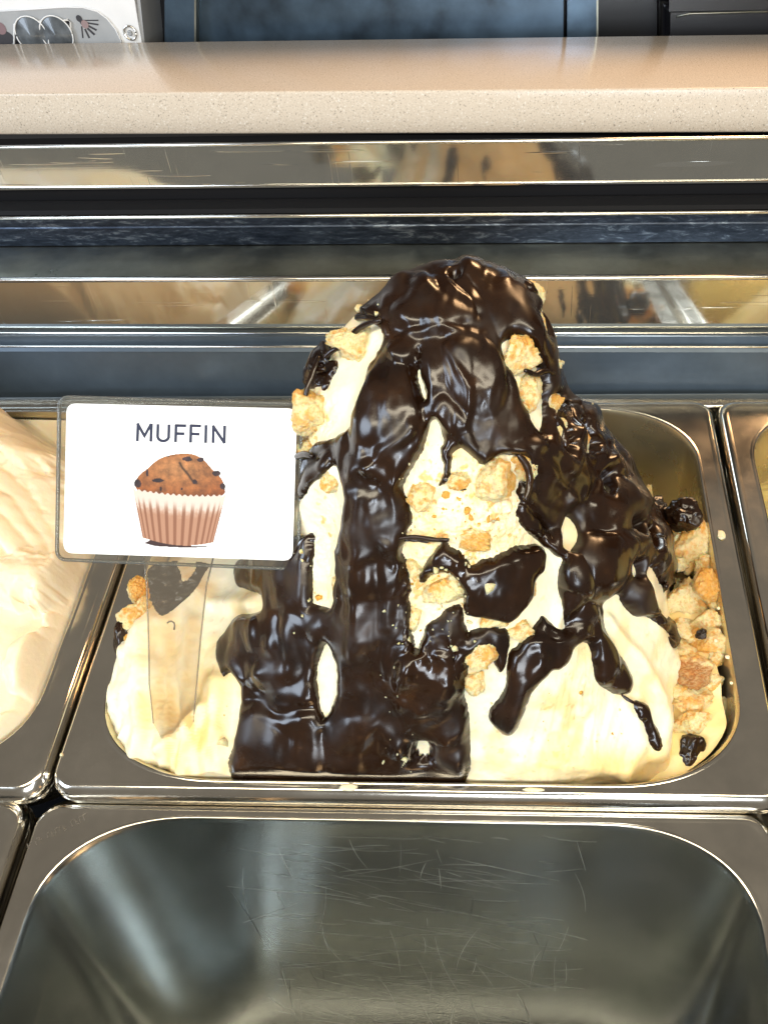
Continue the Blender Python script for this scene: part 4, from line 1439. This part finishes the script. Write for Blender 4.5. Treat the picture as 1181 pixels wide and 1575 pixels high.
arc = [(403 + 57 * math.cos(math.radians(a)), 262 + 52 * math.sin(math.radians(a))) for a in np.linspace(180, 0, 13)]
letter([[(142, 316), (149, 134)], [(142, 136), (214, 262), (282, 140)], [(278, 320), (284, 138)]])
letter([[(350, 143)] + [(346, 262)] + arc[1:-1] + [(458, 262), (461, 147)]])
letter([[(527, 326), (532, 146)], [(524, 157), (634, 160)], [(524, 238), (616, 241)]])
letter([[(678, 330), (683, 150)], [(676, 158), (784, 163)], [(676, 241), (770, 245)]])
letter([[(830, 334), (834, 153)]])
letter([[(905, 334), (909, 156)], [(902, 158), (1022, 336)], [(1018, 338), (1022, 158)]])

# printed muffin: a flat sheet carrying its picture as vertex colours
ng = 190
gu, gv = np.meshgrid(np.linspace(80, 1060, ng), np.linspace(425, 1400, ng))


def inpoly(x, y, poly):
    ins = np.zeros(x.shape, bool)
    p = np.asarray(poly, float)
    for a, b in zip(p, np.roll(p, -1, 0)):
        crs = ((a[1] > y) != (b[1] > y))
        ins ^= crs & (x < (b[0] - a[0]) * (y - a[1]) / (b[1] - a[1] + 1e-12) + a[0])
    return ins


P3 = np.stack([gu / 100, gv / 100, gu * 0 + 1.5], -1)
domep = chaikin([(150, 820), (112, 770), (120, 715), (175, 640), (250, 590), (330, 510), (430, 463), (560, 438), (700, 440), (790, 485), (860, 555), (900, 605), (970, 665), (1020, 740), (1035, 880), (700, 910), (400, 890), (200, 860)], 2)
topy = 800 + 62 * (gu - 95) / 940 + 28 * np.sin((gu - 95) / 940 * math.pi) + 9 * np.sin(gu / 29.0 * math.pi)
left_e = 95 + (gv - 800) * 0.20
right_e = 1035 - (gv - 860) * 0.265
boty = 1290 + 80 * np.sin(np.clip((gu - 190) / 720, 0, 1) * math.pi / 1.25)
cup = (gv > topy) & (gu > left_e) & (gu < right_e) & (gv < boty)
dm_ = inpoly(gu, gv, domep) & ~cup
tx = np.clip((gu - left_e) / (right_e - left_e), 0, 1)
ty = np.clip((gv - topy) / (boty - topy), 0, 1)
pleat = 0.5 + 0.5 * np.cos(np.arccos(np.clip(1 - 2 * tx, -1, 1)) / math.pi * 2 * math.pi * 15)
light = np.array([250, 232, 218.0]); lowc = np.array([204, 152, 122.0]); dk = np.array([150, 96, 68.0])
low = sstep(0.22, 0.48, ty + 0.05 * fbm(P3 * 3, 2))[..., None]
cc_ = light * (1 - low) + lowc * low
w_ = (sstep(0.45, 0.85, pleat) * sstep(0.10, 0.40, ty))[..., None]
cc_ = cc_ * (1 - 0.8 * w_) + dk * 0.8 * w_
n1 = fbm(P3 * 1.2, 5, 0.6) + 0.5 * np.abs(fbm(P3 * 2.6 + 4, 3))
dc = np.array([160, 98, 52.0]) + np.array([34, 38, 34.0]) * np.clip(1.2 - np.hypot((gu - 560) / 350, (gv - 590) / 170), -0.8, 1)[..., None] * 0.8
dc = dc * (1 + 0.28 * n1[..., None])
crk = seg_dist(np.stack([gu, gv], -1), [(570, 535), (600, 590), (650, 645), (700, 720), (740, 740)])
dc = dc * (1 - 0.60 * np.exp(-(crk / 12) ** 2))[..., None]
chip = np.zeros(gu.shape, bool)
for (x, y, a_, b_) in ((640, 495, 48, 30), (778, 500, 34, 26), (940, 640, 44, 30), (1000, 770, 28, 36), (350, 712, 58, 20), (150, 745, 38, 42), (242, 630, 15, 40), (378, 795, 12, 20), (590, 795, 13, 17), (450, 468, 22, 6), (720, 725, 24, 24)):
    chip |= ((gu - x) / a_) ** 2 + ((gv - y) / b_) ** 2 + 0.5 * n1 < 1
sh = inpoly(gu, gv, [(205, 1345), (270, 1315), (420, 1310), (640, 1370), (870, 1375), (840, 1388), (600, 1392), (330, 1378)]) & ~cup
pc = np.where(cup[..., None], cc_, dc)
pc = np.where((chip & (dm_ | (gv < 790)))[..., None], np.array([58, 38, 40.0]) * (1 + 0.5 * n1[..., None]), pc)
pc = np.where(sh[..., None], np.array([70, 45, 42.0]), pc)
mask = (cup | dm_ | (chip & (gv < 830)) | sh).ravel()
PV = [sp_(*lt(a, b), -0.00207) for a, b in zip(gu.ravel(), gv.ravel())]
FP = grid_faces(ng, ng, False)
FP = FP[mask[FP].sum(1) >= 3]
mesh('muffin_picture', np.array(PV), FP, M['print'], signroot, cols=0.62 * lin(np.clip(pc, 0, 255)).reshape(-1, 3), smooth=False, frame='world')
# stake
stake = [(222, 852), (330, 852), (318, 900), (309, 980), (303, 1050), (298, 1110), (285, 1135), (250, 1138), (236, 1112), (230, 1050), (229, 980), (226, 900)]
sheet('stake', stake, -0.0009, 0.0009, M['stake'])
for side in ([(222, 858), (226, 900), (229, 980), (230, 1050), (236, 1112)], [(328, 858), (318, 900), (309, 980), (303, 1050), (298, 1110)]):
    V, F = rod([sp_(x, y) for x, y in side], 0.0004, 6)
    mesh('stake_edge', V, F, M['stake_rim'], signroot, frame='world')
sm = chaikin([(226, 862), (330, 862), (317, 880), (302, 908), (276, 932), (258, 945), (246, 949), (234, 932), (227, 900)], 2)
nt_ = chaikin([(270, 862), (300, 862), (302, 872), (290, 890), (280, 893), (280, 880)], 1)
def smear():
    n = 70
    X, Y = np.meshgrid(np.linspace(222, 332, n), np.linspace(858, 952, n))
    ins = inpoly(X, Y, sm) & ~inpoly(X, Y, nt_)
    FF = grid_faces(n, n, False)
    FF = FF[ins.ravel()[FF].all(1)]
    t = 0.0018 + 0.0012 * fbm(np.stack([X / 22 + Y / 30, Y / 14, X * 0], -1), 3)
    V = np.array([sp_(x, y, 0.0011 + abs(q) * 0.9) for x, y, q in zip(X.ravel(), Y.ravel(), t.ravel())])
    mesh('chocolate_smear', V, FF, M['choc'], signroot, frame='world')
smear()
hook = [(257.5, 958), (260, 955.5), (264, 955), (268, 957.5), (269, 962), (268, 968)]
V, F = rod([sp_(x, y, -0.0012) for x, y in hook], 0.0004, 6)
mesh('stake_mark', V, F, flat('grey_mark', (0.18, 0.15, 0.10), 0.5), signroot, frame='world')

# ------------------------------------------------------------------ machines behind the counter
YM = Yback + 0.03
M['silver'] = flat('silver_paint', (0.80, 0.80, 0.80), 0.35, nscale=40, namt=0.04)
M['grey'] = flat('grey_panel', (0.36, 0.37, 0.38), 0.4, nscale=60, namt=0.06)
M['darkglass'] = flat('dark_display', (0.008, 0.009, 0.012), 0.12)
M['navy'] = flat('brushed_navy_metal', (0.05, 0.08, 0.115), 0.3, metal=0.6, nscale=30, namt=0.5)
M['blackpl'] = flat('black_plastic', (0.010, 0.010, 0.012), 0.28)
M['lens'] = flat('dial_glass', (0.09, 0.10, 0.11), 0.15, nscale=90, namt=0.6)
M['mark'] = flat('dark_print', (0.035, 0.033, 0.038), 0.5)


def wp(x, y, off=0.0):
    return at(x, y, 1, YM + off)


def wsheet(name, poly, front, back, mat, parent):
    n = len(poly)
    V = [wp(x, y, front) for (x, y) in poly]
    V += [v + np.array([0, back - front, 0]) for v in V]
    F = [list(range(n)), [n + i for i in range(n)][::-1]] + [[i, (i + 1) % n, n + (i + 1) % n, n + i] for i in range(n)]
    return mesh(name, V, F, mat, parent, smooth=False, frame='world')


mach = root('coffee_machine', wp(100, 100), 'silver machine with grey control panel, two round dials and printed symbols', 'coffee machine')
wsheet('housing', [(-500, -260), (140, -260), (192, -60), (206, -8), (212, 30), (218, 62), (222, 130), (-500, 130)], 0.0, 0.25, M['silver'], mach)
wsheet('side_strip', [(206, -60), (211, 0), (217, 62), (220, 130), (225, 130), (222.5, 62), (216, 0), (211, -60)], 0.002, 0.25, M['grey'], mach)
pan_c = [(-500, 130), (-500, 18), (0, 17), (60, 13), (100, 10.5), (128, 11), (150, 17), (165, 28), (178, 44), (187, 62), (205, 130)]
wsheet('control_panel', pan_c, -0.0012, 0.0, M['grey'], mach)
V, F = rod([wp(x, y, -0.0012) for x, y in pan_c[2:]], 0.0007, 6)
mesh('panel_edge', V, F, M['silver'], mach, frame='world')
dsp = wsheet('display', round_poly([(23, 34.5), (108, 30), (112, 110), (23, 110)], 5), -0.0022, -0.0012, M['darkglass'], mach)
V, F = rod([wp(x, y, -0.0022) for x, y in ((22.5, 100), (22.5, 37), (26, 34.2), (105, 30), (109, 33), (112, 100))], 0.0008, 6)
mesh('display_frame', V, F, M['silver'], mach, frame='world')
for (x, y) in ((50, 53), (88, 52)):
    cpt = wp(x, y, -0.0030)
    rr_ = 19 * (np.linalg.norm(cpt - CAM)) / CP['f']
    V = [cpt + np.array([rr_ * math.cos(a) * q, -0.0035 * (1 - q) , rr_ * math.sin(a) * q * 1.02]) for q in (1.0, 0.86, 0.0001) for a in np.linspace(0, 2 * math.pi, 32, endpoint=False)]
    F = grid_faces(3, 32).tolist()
    mesh('dial', V, F, M['lens'], mach, frame='world', smooth=False)
    V, F = rod([cpt + np.array([rr_ * math.cos(a), -0.0006, rr_ * math.sin(a)]) for a in np.linspace(0, 2 * math.pi, 40)], 0.0006, 6)
    mesh('dial_ring', V, F, M['silver'], mach, frame='world')
sc_ = wp(200.5, 50, -0.0008)
V, F = rod([sc_ + np.array([0.0052 * math.cos(a), 0, 0.0052 * math.sin(a)]) for a in np.linspace(0, 2 * math.pi, 32)], 0.0010, 8)
mesh('screw', V, F, M['chrome'], mach, frame='world')
V, F = rod([sc_ + np.array([0.0012 * math.cos(a), -0.0006, 0.0012 * math.sin(a)]) for a in np.linspace(0, 2 * math.pi, 12)], 0.0012, 6)
mesh('screw', V, F, M['grey'], mach, frame='world')
# symbol: a dark dot with rays fanning out
sv, sf = [], []
for (a, b, w0) in (((125, 31), (152, 30.8), 2.0), ((130, 34), (152, 37.5), 2.6), ((134, 38), (149, 46), 3.0), ((135, 43), (146, 53), 3.2), ((131, 44), (138, 58), 2.8), ((126, 40), (128, 58), 2.2), ((121, 27), (127, 37), 3.4)):
    L, Rr = stroke([a, b], w0)
    b0 = len(sv)
    for p in L + Rr: sv.append(wp(p[0], p[1], -0.0014))
    sf.append([b0, b0 + 1, b0 + 3, b0 + 2])
mesh('symbol', sv, sf, M['mark'], mach, frame='world', smooth=False)
for (x, y, q, mt_) in ((122, 28, 3.6, M['mark']), (131, 37, 4.4, flat('mark_rose', (0.28, 0.20, 0.20), 0.5)), (1, 43, 6.5, flat('mark_rose_dark', (0.22, 0.14, 0.15), 0.5)), (1, 58, 16, M['mark'])):
    c = wp(x, y, -0.0017 if q != 16 else -0.0015)
    rr_ = q * np.linalg.norm(c - CAM) / CP['f']
    V = [c + rr_ * np.array([math.cos(a), 0, math.sin(a) * (0.55 if q == 16 else 1)]) for a in np.linspace(0, 2 * math.pi, 20, endpoint=False)]
    mesh('symbol', V, [list(range(20))], mt_, mach, frame='world', smooth=False)

cab = root('steel_cabinet', wp(600, 130), 'dark blue grey steel cabinet door with dark frame behind the counter', 'cabinet')
wsheet('carcass', [(226, -300), (1010, -300), (1010, 140), (226, 140)], 0.05, 0.4, M['blackpl'], cab)
wsheet('door_panel', [(303, -300), (866, -300), (866, 140), (303, 140)], 0.02, 0.05, M['navy'], cab)
wsheet('door_stile', [(252, -300), (298, -300), (300, 140), (254, 140)], 0.012, 0.05, M['navy'], cab)
wsheet('door_stile', [(872, -300), (917, -300), (917, 140), (872, 140)], 0.012, 0.05, M['navy'], cab)
for xs in ((299, 302), (917, 919.5)):
    wsheet('stile_edge', [(xs[0], -300), (xs[1], -300), (xs[1], 140), (xs[0], 140)], 0.011, 0.05, M['dull'], cab)
drw = root('drawer_unit', wp(1110, 130), 'black drawer unit with two drawer fronts at the right behind the counter', 'drawers')
wsheet('carcass', [(1012, -300), (1500, -300), (1500, 140), (1012, 140)], 0.06, 0.4, M['blackpl'], drw)
for rows in ((-300, 11), (22, 140)):
    o = wsheet('drawer_front', [(1036, rows[0] + (3 if rows[0] > 0 else 0)), (1500, rows[0] - (9 if rows[0] > 0 else 0)), (1500, rows[1] - (9 if rows[1] < 100 else 0)), (1034, rows[1])], 0.0, 0.055, M['blackpl'], drw)
    b = o.modifiers.new('bevel', 'BEVEL'); b.width = 0.003; b.segments = 3
V, F = rod([wp(1040, 25, -0.001), wp(1060, 20.5, -0.001), wp(1500, 9, -0.001)], 0.0009, 6)
mesh('drawer_edge', V, F, M['dull'], drw, frame='world')

# wall closing off the space behind
wl = box('back_wall', (-2.5, YM + 0.6, -0.6), (2.5, YM + 0.65, 2.2), flat('dark_wall', (0.05, 0.045, 0.04), 0.7, nscale=4), None)
tag(wl, kind='structure')
